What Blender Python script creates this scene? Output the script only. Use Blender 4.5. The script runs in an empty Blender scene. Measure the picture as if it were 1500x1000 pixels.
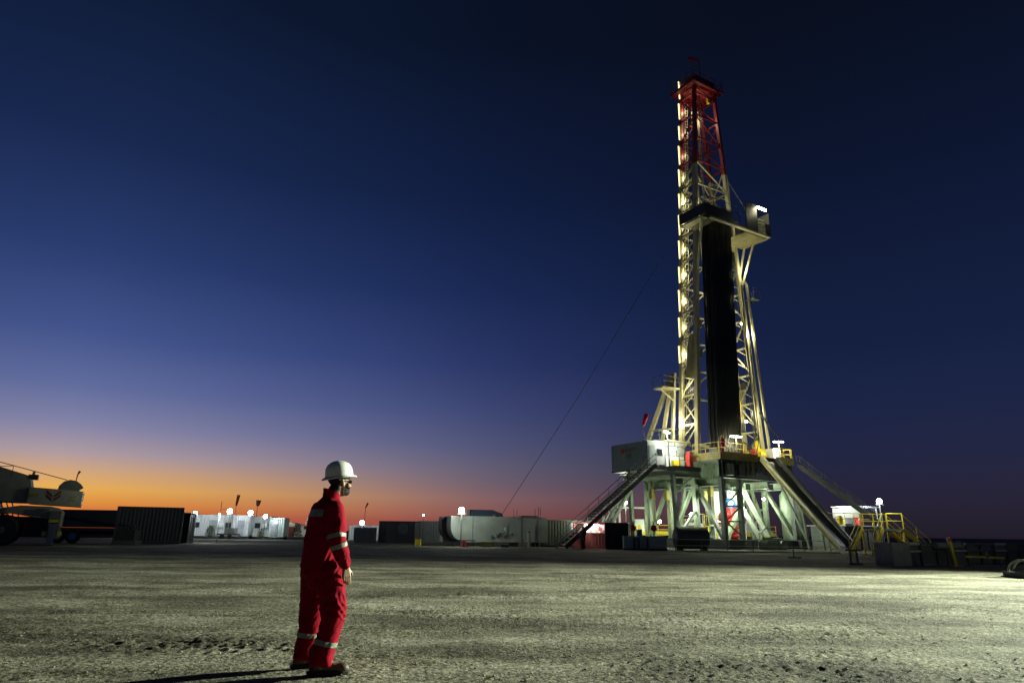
import bpy, bmesh, math, random
import numpy as np
from mathutils import Vector, Matrix, noise as mnoise
rad = math.radians
scene = bpy.context.scene
COL = scene.collection
random.seed(11); rng = np.random.default_rng(5)

# ---------------------------------------------------------------- camera
cam_d = bpy.data.cameras.new('camera'); cam = bpy.data.objects.new('camera', cam_d); COL.objects.link(cam)
cam_d.sensor_width = 36; cam_d.lens = 23.28; cam_d.clip_start = .05; cam_d.clip_end = 9000
cam.matrix_world = Matrix.Translation((0, 0, 1.22)) @ Matrix.Rotation(rad(90 + 16.1), 4, 'X') @ Matrix.Rotation(rad(.7), 4, 'Z')
scene.camera = cam
vs = scene.view_settings; vs.view_transform = 'Standard'; vs.look = 'None'; vs.exposure = 0; vs.gamma = 1; vs.use_curve_mapping = False
scene.cycles.use_denoising = True; scene.cycles.sample_clamp_indirect = 4; scene.cycles.max_bounces = 6

def lin(r, g, b):
    f = lambda c: (c / 255 / 12.92) if c <= 10 else ((c / 255 + .055) / 1.055) ** 2.4
    return (f(r), f(g), f(b), 1)

# ---------------------------------------------------------------- dusk sky (sun already under the horizon, glow to the left)
world = bpy.data.worlds.new('World'); scene.world = world; world.use_nodes = True
nt = world.node_tree; nt.nodes.clear(); N = nt.nodes.new; Lk = nt.links.new
def mnode(op, a=None, b=None, c=None):
    n = N('ShaderNodeMath'); n.operation = op
    for i, q in enumerate((a, b, c)):
        if q is None: continue
        if isinstance(q, (int, float)): n.inputs[i].default_value = q
        else: Lk(q, n.inputs[i])
    return n.outputs[0]
tc = N('ShaderNodeTexCoord'); sx = N('ShaderNodeSeparateXYZ'); Lk(tc.outputs['Generated'], sx.inputs[0])
X, Y, Z = sx.outputs
elev = mnode('ARCSINE', Z)
t_el = mnode('POWER', mnode('MAXIMUM', mnode('MULTIPLY', elev, 2 / math.pi), 0.0), .5)   # 0 horizon .. 1 zenith, stretched low down
SUN_AZ = rad(-34)
hor = mnode('SQRT', mnode('ADD', mnode('MULTIPLY', X, X), mnode('ADD', mnode('MULTIPLY', Y, Y), 1e-6)))
ca = mnode('DIVIDE', mnode('ADD', mnode('MULTIPLY', X, math.sin(SUN_AZ)), mnode('MULTIPLY', Y, math.cos(SUN_AZ))), hor)
az = mnode('ARCCOSINE', mnode('MINIMUM', mnode('MAXIMUM', ca, -1.0), 1.0))      # angle from the glow, radians
def ramp(stops):
    r = N('ShaderNodeValToRGB'); cr = r.color_ramp; cr.interpolation = 'B_SPLINE' if False else 'EASE'
    cr.interpolation = 'LINEAR'
    for i, (deg, c) in enumerate(stops):
        p = math.sqrt(deg / 90)
        e = cr.elements[i] if i < 2 else cr.elements.new(p)
        e.position = p; e.color = lin(*c)
    Lk(t_el, r.inputs[0]); return r.outputs[0]
SKY_GLOW = [(0, (190, 82, 54)), (.9, (210, 102, 50)), (1.7, (230, 146, 58)), (2.7, (236, 176, 82)), (3.8, (216, 170, 122)), (5.2, (176, 157, 163)), (7.2, (134, 134, 168)), (10, (98, 110, 159)), (14, (67, 85, 141)), (20, (42, 61, 111)), (28, (25, 41, 80)), (40, (14, 26, 51)), (90, (6, 12, 27))]
SKY_MID = [(0, (122, 66, 68)), (.9, (140, 80, 78)), (1.7, (144, 93, 92)), (2.7, (142, 104, 108)), (3.8, (122, 102, 116)), (5.2, (106, 100, 122)), (7.2, (86, 90, 127)), (10, (67, 76, 122)), (14, (46, 58, 108)), (20, (28, 43, 88)), (28, (18, 31, 66)), (40, (10, 19, 39)), (90, (5, 10, 23))]
SKY_FAR = [(0, (30, 26, 37)), (.9, (36, 31, 44)), (1.7, (38, 34, 50)), (2.7, (39, 36, 55)), (3.8, (38, 37, 60)), (5.2, (36, 38, 64)), (7.2, (33, 38, 68)), (10, (28, 37, 69)), (14, (22, 33, 66)), (20, (18, 29, 59)), (28, (13, 22, 47)), (40, (9, 15, 30)), (90, (5, 9, 20))]
def mixc(f, a, b):
    m = N('ShaderNodeMix'); m.data_type = 'RGBA'; Lk(f, m.inputs[0]); Lk(a, m.inputs[6]); Lk(b, m.inputs[7]); return m.outputs[2]
def mrange(v, a, b, smooth=True):
    m = N('ShaderNodeMapRange'); m.interpolation_type = 'SMOOTHSTEP' if smooth else 'LINEAR'
    Lk(v, m.inputs[0]); m.inputs[1].default_value = a; m.inputs[2].default_value = b; return m.outputs[0]
sky_c = mixc(mrange(az, rad(-6), rad(37)), ramp(SKY_GLOW), ramp(SKY_MID))
sky_c = mixc(mrange(az, rad(20), rad(60)), sky_c, ramp(SKY_FAR))
bg = N('ShaderNodeBackground'); Lk(sky_c, bg.inputs[0]); bg.inputs[1].default_value = 1.0
wo = N('ShaderNodeOutputWorld'); Lk(bg.outputs[0], wo.inputs[0])

# ---------------------------------------------------------------- materials
MATS = {}
def mat(name, rgb, rough=.6, metal=0., var=.18, scale=2.5, rust=0., bump=0., bscale=30.):
    if name in MATS: return MATS[name]
    m = bpy.data.materials.new(name); m.use_nodes = True; t = m.node_tree; b = t.nodes['Principled BSDF']
    tcn = t.nodes.new('ShaderNodeTexCoord'); nz = t.nodes.new('ShaderNodeTexNoise'); nz.inputs['Scale'].default_value = scale; nz.inputs['Detail'].default_value = 7; nz.inputs['Roughness'].default_value = .65
    t.links.new(tcn.outputs['Object'], nz.inputs['Vector'])
    r = t.nodes.new('ShaderNodeValToRGB'); e = r.color_ramp.elements
    e[0].position = .3; e[0].color = (*[c * (1 - var) for c in rgb], 1); e[1].position = .7; e[1].color = (*[min(1, c * (1 + var)) for c in rgb], 1)
    t.links.new(nz.outputs[0], r.inputs[0]); out = r.outputs[0]
    if rust > 0:
        n2 = t.nodes.new('ShaderNodeTexNoise'); n2.inputs['Scale'].default_value = scale * 2.3; n2.inputs['Detail'].default_value = 9; n2.inputs['Roughness'].default_value = .75
        mp = t.nodes.new('ShaderNodeMapping'); mp.inputs['Scale'].default_value = (1, 1, .35); t.links.new(tcn.outputs['Object'], mp.inputs[0]); t.links.new(mp.outputs[0], n2.inputs['Vector'])
        k = t.nodes.new('ShaderNodeMapRange'); k.inputs[1].default_value = .68 - rust * .3; k.inputs[2].default_value = .74 - rust * .2; t.links.new(n2.outputs[0], k.inputs[0])
        mx = t.nodes.new('ShaderNodeMix'); mx.data_type = 'RGBA'; t.links.new(k.outputs[0], mx.inputs[0]); t.links.new(out, mx.inputs[6]); mx.inputs[7].default_value = (.07, .045, .025, 1); out = mx.outputs[2]
    t.links.new(out, b.inputs['Base Color']); b.inputs['Metallic'].default_value = metal
    rr = t.nodes.new('ShaderNodeMapRange'); rr.inputs[3].default_value = max(.05, rough - .12); rr.inputs[4].default_value = min(1, rough + .12); t.links.new(nz.outputs[0], rr.inputs[0]); t.links.new(rr.outputs[0], b.inputs['Roughness'])
    if bump:
        n3 = t.nodes.new('ShaderNodeTexNoise'); n3.inputs['Scale'].default_value = bscale; n3.inputs['Detail'].default_value = 6; t.links.new(tcn.outputs['Object'], n3.inputs['Vector'])
        bp = t.nodes.new('ShaderNodeBump'); bp.inputs['Strength'].default_value = bump; bp.inputs['Distance'].default_value = .01; t.links.new(n3.outputs[0], bp.inputs['Height']); t.links.new(bp.outputs[0], b.inputs['Normal'])
    MATS[name] = m; return m
def emat(name, rgb, s):
    if name in MATS: return MATS[name]
    m = bpy.data.materials.new(name); m.use_nodes = True; t = m.node_tree; t.nodes.clear()
    e = t.nodes.new('ShaderNodeEmission'); e.inputs[0].default_value = (*rgb, 1); e.inputs[1].default_value = s
    o = t.nodes.new('ShaderNodeOutputMaterial'); t.links.new(e.outputs[0], o.inputs[0]); MATS[name] = m; return m
CREAM = mat('cream_steel', (.52, .49, .30), .45, var=.16, rust=.3, scale=1.2)
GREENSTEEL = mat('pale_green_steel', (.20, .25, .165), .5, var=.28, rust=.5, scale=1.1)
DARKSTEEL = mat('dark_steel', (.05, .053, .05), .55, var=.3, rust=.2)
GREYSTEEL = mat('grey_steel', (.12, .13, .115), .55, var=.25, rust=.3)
REDSTEEL = mat('red_steel', (.27, .025, .03), .45, var=.2, rust=.15)
YELLOW = mat('yellow_paint', (.72, .55, .03), .45, var=.15, rust=.12)
DULLYEL = mat('soiled_yellow_paint', (.3, .24, .05), .6, var=.3, rust=.4)
BLACKRUB = mat('black_rubber', (.018, .018, .018), .7, var=.3, bump=.3)
PIPE = mat('drill_pipe_steel', (.045, .045, .04), .42, .5, var=.3, rust=.1)
WHITEP = mat('white_panel', (.68, .7, .68), .5, var=.08, rust=.06)
WHITEC = mat('white_container', (.55, .58, .57), .5, var=.1, rust=.12)
DARKC = mat('dark_container', (.06, .063, .07), .6, var=.25, rust=.2)
GREENC = mat('olive_container', (.22, .25, .19), .6, var=.2, rust=.2)
REDC = mat('red_container', (.5, .14, .12), .55, var=.18, rust=.15)
TANKM = mat('grey_green_tank', (.3, .33, .28), .5, var=.16, rust=.2, scale=.8)
CRANEP = mat('crane_beige', (.34, .33, .25), .5, var=.15, rust=.12)
BLUEP = mat('blue_paint', (.03, .16, .42), .45, var=.15)
REDP = mat('red_paint', (.55, .03, .03), .4, var=.12)
GLASSD = mat('dark_window', (.03, .035, .04), .12, var=.1)
GRATE = mat('galvanised_grating', (.42, .43, .4), .5, .4, var=.2)
CONCRETE = mat('dusty_concrete', (.3, .3, .27), .85, var=.2, bump=.4)
CABLEM = mat('steel_cable', (.06, .06, .065), .5, .5, var=.1)

# ---------------------------------------------------------------- mesh helpers
class MB:
    def __init__(s): s.v = []; s.f = []
    def add(s, vs_, fs): o = len(s.v); s.v += [tuple(p) for p in vs_]; s.f += [tuple(i + o for i in f) for f in fs]; return s
    def box(s, c, d, rz=0):
        cx, cy, cz = c; a, b, h = d[0] / 2, d[1] / 2, d[2] / 2; co, si = math.cos(rz), math.sin(rz); P = []
        for dz in (-h, h):
            for dx, dy in ((-a, -b), (a, -b), (a, b), (-a, b)): P.append((cx + dx * co - dy * si, cy + dx * si + dy * co, cz + dz))
        return s.add(P, [(3, 2, 1, 0), (4, 5, 6, 7), (0, 1, 5, 4), (1, 2, 6, 5), (2, 3, 7, 6), (3, 0, 4, 7)])
    def b2(s, a, b): return s.box([(a[i] + b[i]) / 2 for i in range(3)], [abs(a[i] - b[i]) for i in range(3)])
    def _fr(s, p, q):
        p, q = Vector(p), Vector(q); d = (q - p).normalized(); up = Vector((0, 0, 1)) if abs(d.z) < .98 else Vector((0, 1, 0))
        x = d.cross(up).normalized(); return p, q, x, x.cross(d).normalized()
    def bar(s, p, q, w, h=None):
        h = h or w; p, q, x, y = s._fr(p, q); P = []
        for c in (p, q):
            for i, j in ((-1, -1), (1, -1), (1, 1), (-1, 1)): P.append(c + x * (i * w / 2) + y * (j * h / 2))
        return s.add(P, [(0, 1, 2, 3), (7, 6, 5, 4), (0, 4, 5, 1), (1, 5, 6, 2), (2, 6, 7, 3), (3, 7, 4, 0)])
    def ibeam(s, p, q, w, h, t=.04):
        pv, qv, x, y = s._fr(p, q); o = y * (h / 2 - t / 2)
        s.bar(pv + o, qv + o, w, t); s.bar(pv - o, qv - o, w, t); s.bar(p, q, t, h - 2 * t - .002); return s
    def tube(s, pts, r, n=8, rs=None):
        pts = [Vector(p) for p in pts]; L = len(pts); o = len(s.v); px = None
        for i, p in enumerate(pts):
            d = (pts[min(i + 1, L - 1)] - pts[max(i - 1, 0)]).normalized()
            if px is None: a = Vector((0, 0, 1)) if abs(d.z) < .95 else Vector((1, 0, 0)); px = d.cross(a).normalized()
            else: px = (px - d * px.dot(d)).normalized()
            py = d.cross(px); rr = rs[i] if rs else r
            for k in range(n): a = 2 * math.pi * k / n; s.v.append(tuple(p + px * (rr * math.cos(a)) + py * (rr * math.sin(a))))
        for i in range(L - 1):
            for k in range(n): a = o + i * n + k; b = o + i * n + (k + 1) % n; s.f.append((a, b, b + n, a + n))
        s.f.append(tuple(o + k for k in range(n))[::-1]); s.f.append(tuple(o + (L - 1) * n + k for k in range(n))); return s
    def lathe(s, prof, c, axis='Z', n=20):
        o = len(s.v); L = len(prof)
        for r, h in prof:
            for k in range(n):
                a = 2 * math.pi * k / n; q = (r * math.cos(a), r * math.sin(a), h)
                if axis == 'Y': q = (q[0], q[2], q[1])
                if axis == 'X': q = (q[2], q[0], q[1])
                s.v.append((q[0] + c[0], q[1] + c[1], q[2] + c[2]))
        for i in range(L - 1):
            for k in range(n): a = o + i * n + k; b = o + i * n + (k + 1) % n; s.f.append((a, b, b + n, a + n))
        s.f.append(tuple(o + k for k in range(n))[::-1]); s.f.append(tuple(o + (L - 1) * n + k for k in range(n))); return s
    def prism(s, poly, y0, y1):     # polygon in x,z pushed along y
        n = len(poly); P = [(x, y0, z) for x, z in poly] + [(x, y1, z) for x, z in poly]
        return s.add(P, [tuple(range(n)), tuple(range(2 * n - 1, n - 1, -1))] + [(i, i + n, (i + 1) % n + n, (i + 1) % n) for i in range(n)])
    def ell(s, c, r, M=None, n=16, m=10):
        P = []; F = []; c = Vector(c)
        for i in range(m + 1):
            th = math.pi * i / m
            for k in range(n):
                a = 2 * math.pi * k / n; q = Vector((r[0] * math.sin(th) * math.cos(a), r[1] * math.sin(th) * math.sin(a), r[2] * math.cos(th)))
                P.append(c + (M @ q if M else q))
        for i in range(m):
            for k in range(n): F.append((i * n + k, (i + 1) * n + k, (i + 1) * n + (k + 1) % n, i * n + (k + 1) % n))
        return s.add(P, F)
OFF = {}
def props(o, label=None, cat=None, group=None, kind=None):
    for k, q in (('label', label), ('category', cat), ('group', group), ('kind', kind)):
        if q: o[k] = q
    return o
def mesh_of(name, mb, m, off=(0, 0, 0), smooth=False):
    me = bpy.data.meshes.new(name); me.from_pydata([(p[0] - off[0], p[1] - off[1], p[2] - off[2]) for p in mb.v], [], mb.f)
    bm = bmesh.new(); bm.from_mesh(me); bmesh.ops.recalc_face_normals(bm, faces=bm.faces); bm.to_mesh(me); bm.free()
    me.materials.append(m)
    if smooth:
        me.polygons.foreach_set('use_smooth', [True] * len(me.polygons))
        me.set_sharp_from_angle(angle=rad(38))
    me.update(); return me
def link(name, me, parent=None): o = bpy.data.objects.new(name, me); COL.objects.link(o); o.parent = parent; return o
def part(name, mb, m, parent, smooth=False):
    off = OFF.get(parent.name, (0, 0, 0)); o = link(name, mesh_of(name, mb, m, off, smooth), parent); OFF[o.name] = off; return o
def thing(name, label, cat, loc=(0, 0, 0), rz=0, group=None):
    o = link(name, None); o.location = loc; o.rotation_euler.z = rz; o.empty_display_size = .3; return props(o, label, cat, group)
def copy_tree(o, parent=None):
    c = o.copy(); COL.objects.link(c); c.parent = parent
    for ch in list(o.children): copy_tree(ch, c)
    return c
RIGC = Vector((20.1, 64, 0)); RIGA = rad(31); RIGM = Matrix.Translation(RIGC) @ Matrix.Rotation(RIGA, 4, 'Z')
def rthing(name, label, cat, base=(0, 0, 0), group=None):      # a thing of the rig, its mesh points given in rig axes
    o = thing(name, label, cat, RIGM @ Vector(base), RIGA, group); OFF[o.name] = base; return o
def rmesh(name, mb, m, base, label, cat, group=None, smooth=False):
    o = link(name, mesh_of(name, mb, m, base, smooth)); o.location = RIGM @ Vector(base); o.rotation_euler.z = RIGA; OFF[o.name] = base; return props(o, label, cat, group)
def bulb_or_fill(parent, loc, power, rgb, radius=.12, kind='POINT', aim=None, size=120, blend=.5):  # also makes lampless fill lights added to brighten parts
    off = OFF.get(parent.name, (0, 0, 0)); d = bpy.data.lights.new('bulb_or_fill', kind); d.energy = power; d.color = rgb; d.shadow_soft_size = radius
    if kind == 'SPOT': d.spot_size = rad(size); d.spot_blend = blend
    o = bpy.data.objects.new('bulb_or_fill', d); COL.objects.link(o); o.parent = parent; o.location = Vector(loc) - Vector(off)
    if aim is not None: o.rotation_euler = (Vector(aim) - Vector(loc)).to_track_quat('-Z', 'Y').to_euler()
    return o
def rail(mbp, mbr, p, q, h=1.1, step=1.5, r=.028, mid=True):    # posts into mbp, rails into mbr
    p, q = Vector(p), Vector(q); n = max(1, round((q - p).length / step))
    for i in range(n + 1): c = p.lerp(q, i / n); mbp.tube([c, c + Vector((0, 0, h))], r, 6)
    for z in ((h, h * .52) if mid else (h,)): mbr.tube([p + Vector((0, 0, z)), q + Vector((0, 0, z))], r, 6)
def railing(parent, segs, m, h=1.1, step=1.5, r=.028):
    for p, q in segs:
        p, q = Vector(p), Vector(q); n = max(1, round((q - p).length / step))
        for i in range(n + 1): c = p.lerp(q, i / n); part('railing_post', MB().tube([c, c + Vector((0, 0, h))], r, 6), m, parent)
        for z in (h, h * .52): part('rail', MB().tube([p + Vector((0, 0, z)), q + Vector((0, 0, z))], r * .92, 6), m, parent)

# ---------------------------------------------------------------- the flood-light tower that lights the yard (stands just right of the view)
FLOODC = (.90, 1., .75)
def flood_tower():
    t = thing('floodlight_tower', 'tall telescopic floodlight tower with four lamps on a trailer', 'light tower', (32, 24.3, 0))
    part('trailer', MB().box((0, 0, .75), (2.2, 1.2, .9)).bar((-1.1, 0, .4), (-2.4, 0, .4), .1), DARKSTEEL, t)
    for y in (-.65, .65): part('wheel', MB().lathe([(.1, -.1), (.33, -.1), (.36, 0), (.33, .1), (.1, .1)], (0, y, .36), 'Y'), BLACKRUB, t, True)
    for r, a, b in ((.1, 1.2, 3.6), (.08, 3.6, 5.8), (.06, 5.8, 7.5)): part('mast_section', MB().tube([(0, 0, a), (0, 0, b)], r, 10), GREYSTEEL, t)
    part('crossbar', MB().bar((0, -.9, 7.5), (0, .9, 7.5), .08), GREYSTEEL, t)
    for y in (-.75, -.25, .25, .75):
        part('lamp', MB().box((-.12, y, 7.75), (.2, .42, .36)), DARKSTEEL, t); part('lens', MB().box((-.225, y, 7.75), (.01, .36, .3)), emat('flood_lens', FLOODC, 60), t)
    bulb_or_fill(t, (-.35, 0, 7.75), 225000, FLOODC, .14, 'SPOT', (-36, -19, 0), 85, 1.)
flood_tower()

# ---------------------------------------------------------------- ground: one sheet to the horizon, finely lumpy near the person
def perlin(x, y, seed):
    r = np.random.default_rng(seed); ang = r.random((256, 256)) * 2 * np.pi; gx, gy = np.cos(ang), np.sin(ang)
    xi, yi = np.floor(x).astype(int), np.floor(y).astype(int); xf, yf = x - xi, y - yi
    u, w = xf * xf * xf * (xf * (xf * 6 - 15) + 10), yf * yf * yf * (yf * (yf * 6 - 15) + 10)
    def g(i, j): a, b = (xi + i) & 255, (yi + j) & 255; return gx[a, b] * (xf - i) + gy[a, b] * (yf - j)
    return (g(0, 0) * (1 - u) + g(1, 0) * u) * (1 - w) + (g(0, 1) * (1 - u) + g(1, 1) * u) * w
def height(x, y):
    patch = perlin(x * .16 + 3, y * .30 + 9, 1) * .6 + perlin(x * .55, y * .8, 2) * .45
    rough = np.clip(.5 + 1.5 * patch, .12, 1.15)
    a = perlin(x * 5.5, y * 5.5, 3); b = perlin(x * 12, y * 12, 4); c = perlin(x * 24 + b, y * 24, 5)
    z = rough * (.010 * a + .034 * np.abs(perlin(x * 9.5, y * 9.5, 14)) + .030 * np.abs(perlin(x * 15 + 5, y * 15, 15)) + .012 * c)
    z += .030 * perlin(x * .9, y * .9, 6) + .035 * perlin(x * .22, y * .22, 7)
    # clods churned up by a turning wheel, left of the person
    d = np.exp(-(((x + 3.4) / 1.6) ** 2 + ((y - 7.9 + .12 * x + .4) / .55) ** 2)); z += d * .05 * np.abs(perlin(x * 8.5, y * 7.5, 8)) * 2.0
    # shallow wheel ruts running across the yard
    for (m, c0, s) in ((.10, 9.6, .16), (.10, 11.4, .16), (-.16, 14.2, .2), (-.16, 16.1, .2), (.30, 7.6, .13)):
        q = y - (m * x + c0 + .25 * np.sin(x * .35)); z -= .022 * np.exp(-(q / s) ** 2) * (1 - .5 * np.abs(np.sin(x * 9)) * .6) - .012 * np.exp(-((np.abs(q) - 1.9 * s) / (s * .7)) ** 2)
    fade = np.clip((70 - y) / 45, 0, 1) * np.clip((46 - np.abs(x)) / 20, 0, 1) * np.clip((y + 6) / 6, 0, 1)
    return z * fade
def spaced(segs):
    out = []
    for a, b, st in segs: out += list(np.arange(a, b, st))
    return out
xs_ = spaced([(0, 5.5, .034), (5.5, 9, .06), (9, 18, .11), (18, 46, .6)]); xs_ += list(46 * 1.28 ** np.arange(0, 20)); xs_ = np.array(sorted([-q for q in xs_[1:]] + xs_))
ys_ = np.array(list(-46 * 1.28 ** np.arange(19, -1, -1)) + spaced([(-40, 4, 2), (4, 9.5, .032), (9.5, 15, .06), (15, 30, .15), (30, 70, .8)]) + list(70 * 1.22 ** np.arange(0, 22)))
GX, GY = np.meshgrid(xs_, ys_); GZ = height(GX, GY)
nx, ny = len(xs_), len(ys_); co = np.stack([GX, GY, GZ], -1).reshape(-1, 3).astype(np.float32)
ii = (np.arange(ny - 1)[:, None] * nx + np.arange(nx - 1)[None]).ravel(); quads = np.stack([ii, ii + 1, ii + 1 + nx, ii + nx], -1).astype(np.int32)
gm = bpy.data.meshes.new('ground'); gm.vertices.add(len(co)); gm.vertices.foreach_set('co', co.ravel()); gm.loops.add(quads.size); gm.loops.foreach_set('vertex_index', quads.ravel())
gm.polygons.add(len(quads)); gm.polygons.foreach_set('loop_start', np.arange(0, quads.size, 4, dtype=np.int32)); gm.polygons.foreach_set('use_smooth', np.ones(len(quads), bool)); gm.update(calc_edges=True)
GMAT = bpy.data.materials.new('dusty_gravel'); GMAT.use_nodes = True
def ground_material(m):
    t = m.node_tree; b = t.nodes['Principled BSDF']; n = t.nodes.new; l = t.links.new
    tcn = n('ShaderNodeTexCoord'); mp = n('ShaderNodeMapping'); mp.inputs['Scale'].default_value = (.28, .62, 1); l(tcn.outputs['Object'], mp.inputs[0])
    def nz(s, d, v, rg=.6):
        q = n('ShaderNodeTexNoise'); q.inputs['Scale'].default_value = s; q.inputs['Detail'].default_value = d; q.inputs['Roughness'].default_value = rg; l(v, q.inputs['Vector']); return q.outputs[0]
    O = tcn.outputs['Object']; big = nz(.9, 6, mp.outputs[0]); fine = nz(19, 9, O, .8); mid = nz(4.5, 6, O)
    r = n('ShaderNodeValToRGB'); e = r.color_ramp.elements; e[0].position = .36; e[0].color = (.155, .140, .110, 1); e[1].position = .66; e[1].color = (.39, .375, .32, 1); k = r.color_ramp.elements.new(.52); k.color = (.25, .235, .185, 1); l(big, r.inputs[0])
    r2 = n('ShaderNodeValToRGB'); e = r2.color_ramp.elements; e[0].position = .43; e[0].color = (.13, .13, .12, 1); e[1].position = .57; e[1].color = (1.35, 1.33, 1.25, 1); l(fine, r2.inputs[0])
    r3 = n('ShaderNodeValToRGB'); e = r3.color_ramp.elements; e[0].position = .35; e[0].color = (.72, .72, .7, 1); e[1].position = .65; e[1].color = (1.2, 1.2, 1.2, 1); l(mid, r3.inputs[0])
    a = n('ShaderNodeMix'); a.data_type = 'RGBA'; a.blend_type = 'MULTIPLY'; a.inputs[0].default_value = 1; l(r.outputs[0], a.inputs[6]); l(r2.outputs[0], a.inputs[7])
    c = n('ShaderNodeMix'); c.data_type = 'RGBA'; c.blend_type = 'MULTIPLY'; c.inputs[0].default_value = .8; l(a.outputs[2], c.inputs[6]); l(r3.outputs[0], c.inputs[7])
    l(c.outputs[2], b.inputs['Base Color']); b.inputs['Roughness'].default_value = .93; b.inputs['Specular IOR Level'].default_value = .2
    vo = n('ShaderNodeTexVoronoi'); vo.inputs['Scale'].default_value = 30; l(O, vo.inputs['Vector'])
    grit = nz(15, 9, O, .8)
    ad = n('ShaderNodeMath'); ad.operation = 'MULTIPLY_ADD'; l(vo.outputs['Distance'], ad.inputs[0]); ad.inputs[1].default_value = -.45; l(grit, ad.inputs[2])
    am = n('ShaderNodeMapRange'); am.inputs[1].default_value = .38; am.inputs[2].default_value = .62; am.inputs[3].default_value = 1.; am.inputs[4].default_value = .28; l(big, am.inputs[0])
    bp = n('ShaderNodeBump'); l(am.outputs[0], bp.inputs['Strength']); bp.inputs['Distance'].default_value = .15; l(ad.outputs[0], bp.inputs['Height']); l(bp.outputs[0], b.inputs['Normal'])
ground_material(GMAT); gm.materials.append(GMAT)
ground = link('ground', gm); props(ground, 'pale dusty gravel yard with wheel ruts and clods', None, None, 'structure')
# loose stones too many to count
gb = MB(); base_r = [(1, 0, 0), (-1, 0, 0), (0, 1, 0), (0, -1, 0), (0, 0, 1), (0, 0, -1)]; of = [(0, 2, 4), (2, 1, 4), (1, 3, 4), (3, 0, 4), (2, 0, 5), (1, 2, 5), (3, 1, 5), (0, 3, 5)]
sx_ = rng.uniform(-7, 10, 5200); sy_ = 5 + 11 * rng.random(5200) ** 1.6; sz_ = height(sx_, sy_)
for x, y, z in zip(sx_, sy_, sz_):
    r = .0045 + .012 * random.random() ** 3.5; a = random.random() * 6.28
    gb.add([(x + r * (p[0] * math.cos(a) - p[1] * math.sin(a)) * random.uniform(.8, 1.6), y + r * (p[0] * math.sin(a) + p[1] * math.cos(a)) * random.uniform(.8, 1.4), z + r * .3 + r * p[2] * .7) for p in base_r], of)
gs = link('loose_gravel', mesh_of('loose_gravel', gb, mat('gravel_stone', (.27, .25, .2), .9, var=.4, scale=6))); props(gs, 'small loose stones scattered over the dusty yard', 'gravel', None, 'stuff')

# ---------------------------------------------------------------- people
SKIN = mat('skin', (.27, .15, .09), .5, var=.08, scale=20, bump=.15, bscale=160)
COVER = mat('red_coverall_cloth', (.235, .0012, .013), .85, var=.14, scale=7, bump=.45, bscale=120); COVER.node_tree.nodes['Principled BSDF'].inputs['Specular IOR Level'].default_value = .08
REFL = mat('reflective_tape', (.40, .40, .36), .45, var=.08, scale=30)
HATM = mat('white_hard_hat', (.78, .79, .76), .3, var=.03)
HAIR = mat('black_hair', (.012, .010, .009), .7, var=.3, bump=.8, bscale=220)
BOOT = mat('brown_boot_leather', (.075, .055, .034), .6, var=.3, scale=12, bump=.3, bscale=60)
SOLE = mat('boot_sole', (.02, .019, .018), .8)
def remeshed(name, mb, voxel, m, smooth_it=6):
    me = mesh_of(name + '_raw', mb, m); o = link(name + '_raw', me); r = o.modifiers.new('r', 'REMESH'); r.mode = 'VOXEL'; r.voxel_size = voxel; r.use_smooth_shade = True
    s = o.modifiers.new('s', 'SMOOTH'); s.factor = .5; s.iterations = smooth_it
    dg = bpy.context.evaluated_depsgraph_get(); me2 = bpy.data.meshes.new_from_object(o.evaluated_get(dg)); me2.name = name
    if not me2.materials: me2.materials.append(m)
    bpy.data.objects.remove(o); bpy.data.meshes.remove(me); me2.polygons.foreach_set('use_smooth', [True] * len(me2.polygons)); return me2
def limb(mb, pts, rs, n=14, ek=1.):      # rounded, tapering limb
    pts = [Vector(p) for p in pts]; P = []; R = []
    d0 = (pts[1] - pts[0]).normalized(); d1 = (pts[-1] - pts[-2]).normalized()
    for k in (1., .87, .5): P.append(pts[0] - d0 * rs[0] * k); R.append(max(.0015, rs[0] * math.sqrt(max(0, 1 - k * k))))
    for i in range(len(pts)):
        P.append(pts[i]); R.append(rs[i])
        if i < len(pts) - 1: P.append(pts[i].lerp(pts[i + 1], .5)); R.append((rs[i] + rs[i + 1]) / 2)
    for k in (.5, .87, 1.): P.append(pts[-1] + d1 * rs[-1] * k * ek); R.append(max(.0015, rs[-1] * math.sqrt(max(0, 1 - k * k))))
    mb.tube(P, 0, n, R)
def torso(mb, secs, yaw, n=24):   # secs: z, cx, cy, half width, half depth
    o = len(mb.v); c, s = math.cos(yaw), math.sin(yaw)
    for z, cx, cy, a, b in secs:
        for k in range(n):
            t = 2 * math.pi * k / n; f = b * math.cos(t); r = a * math.sin(t); mb.v.append((cx + f * c + r * s, cy + f * s - r * c, z))
    for i in range(len(secs) - 1):
        for k in range(n): p = o + i * n + k; q = o + i * n + (k + 1) % n; mb.f.append((p, q, q + n, p + n))
    mb.f.append(tuple(o + k for k in range(n))[::-1]); mb.f.append(tuple(o + (len(secs) - 1) * n + k for k in range(n)))
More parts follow.
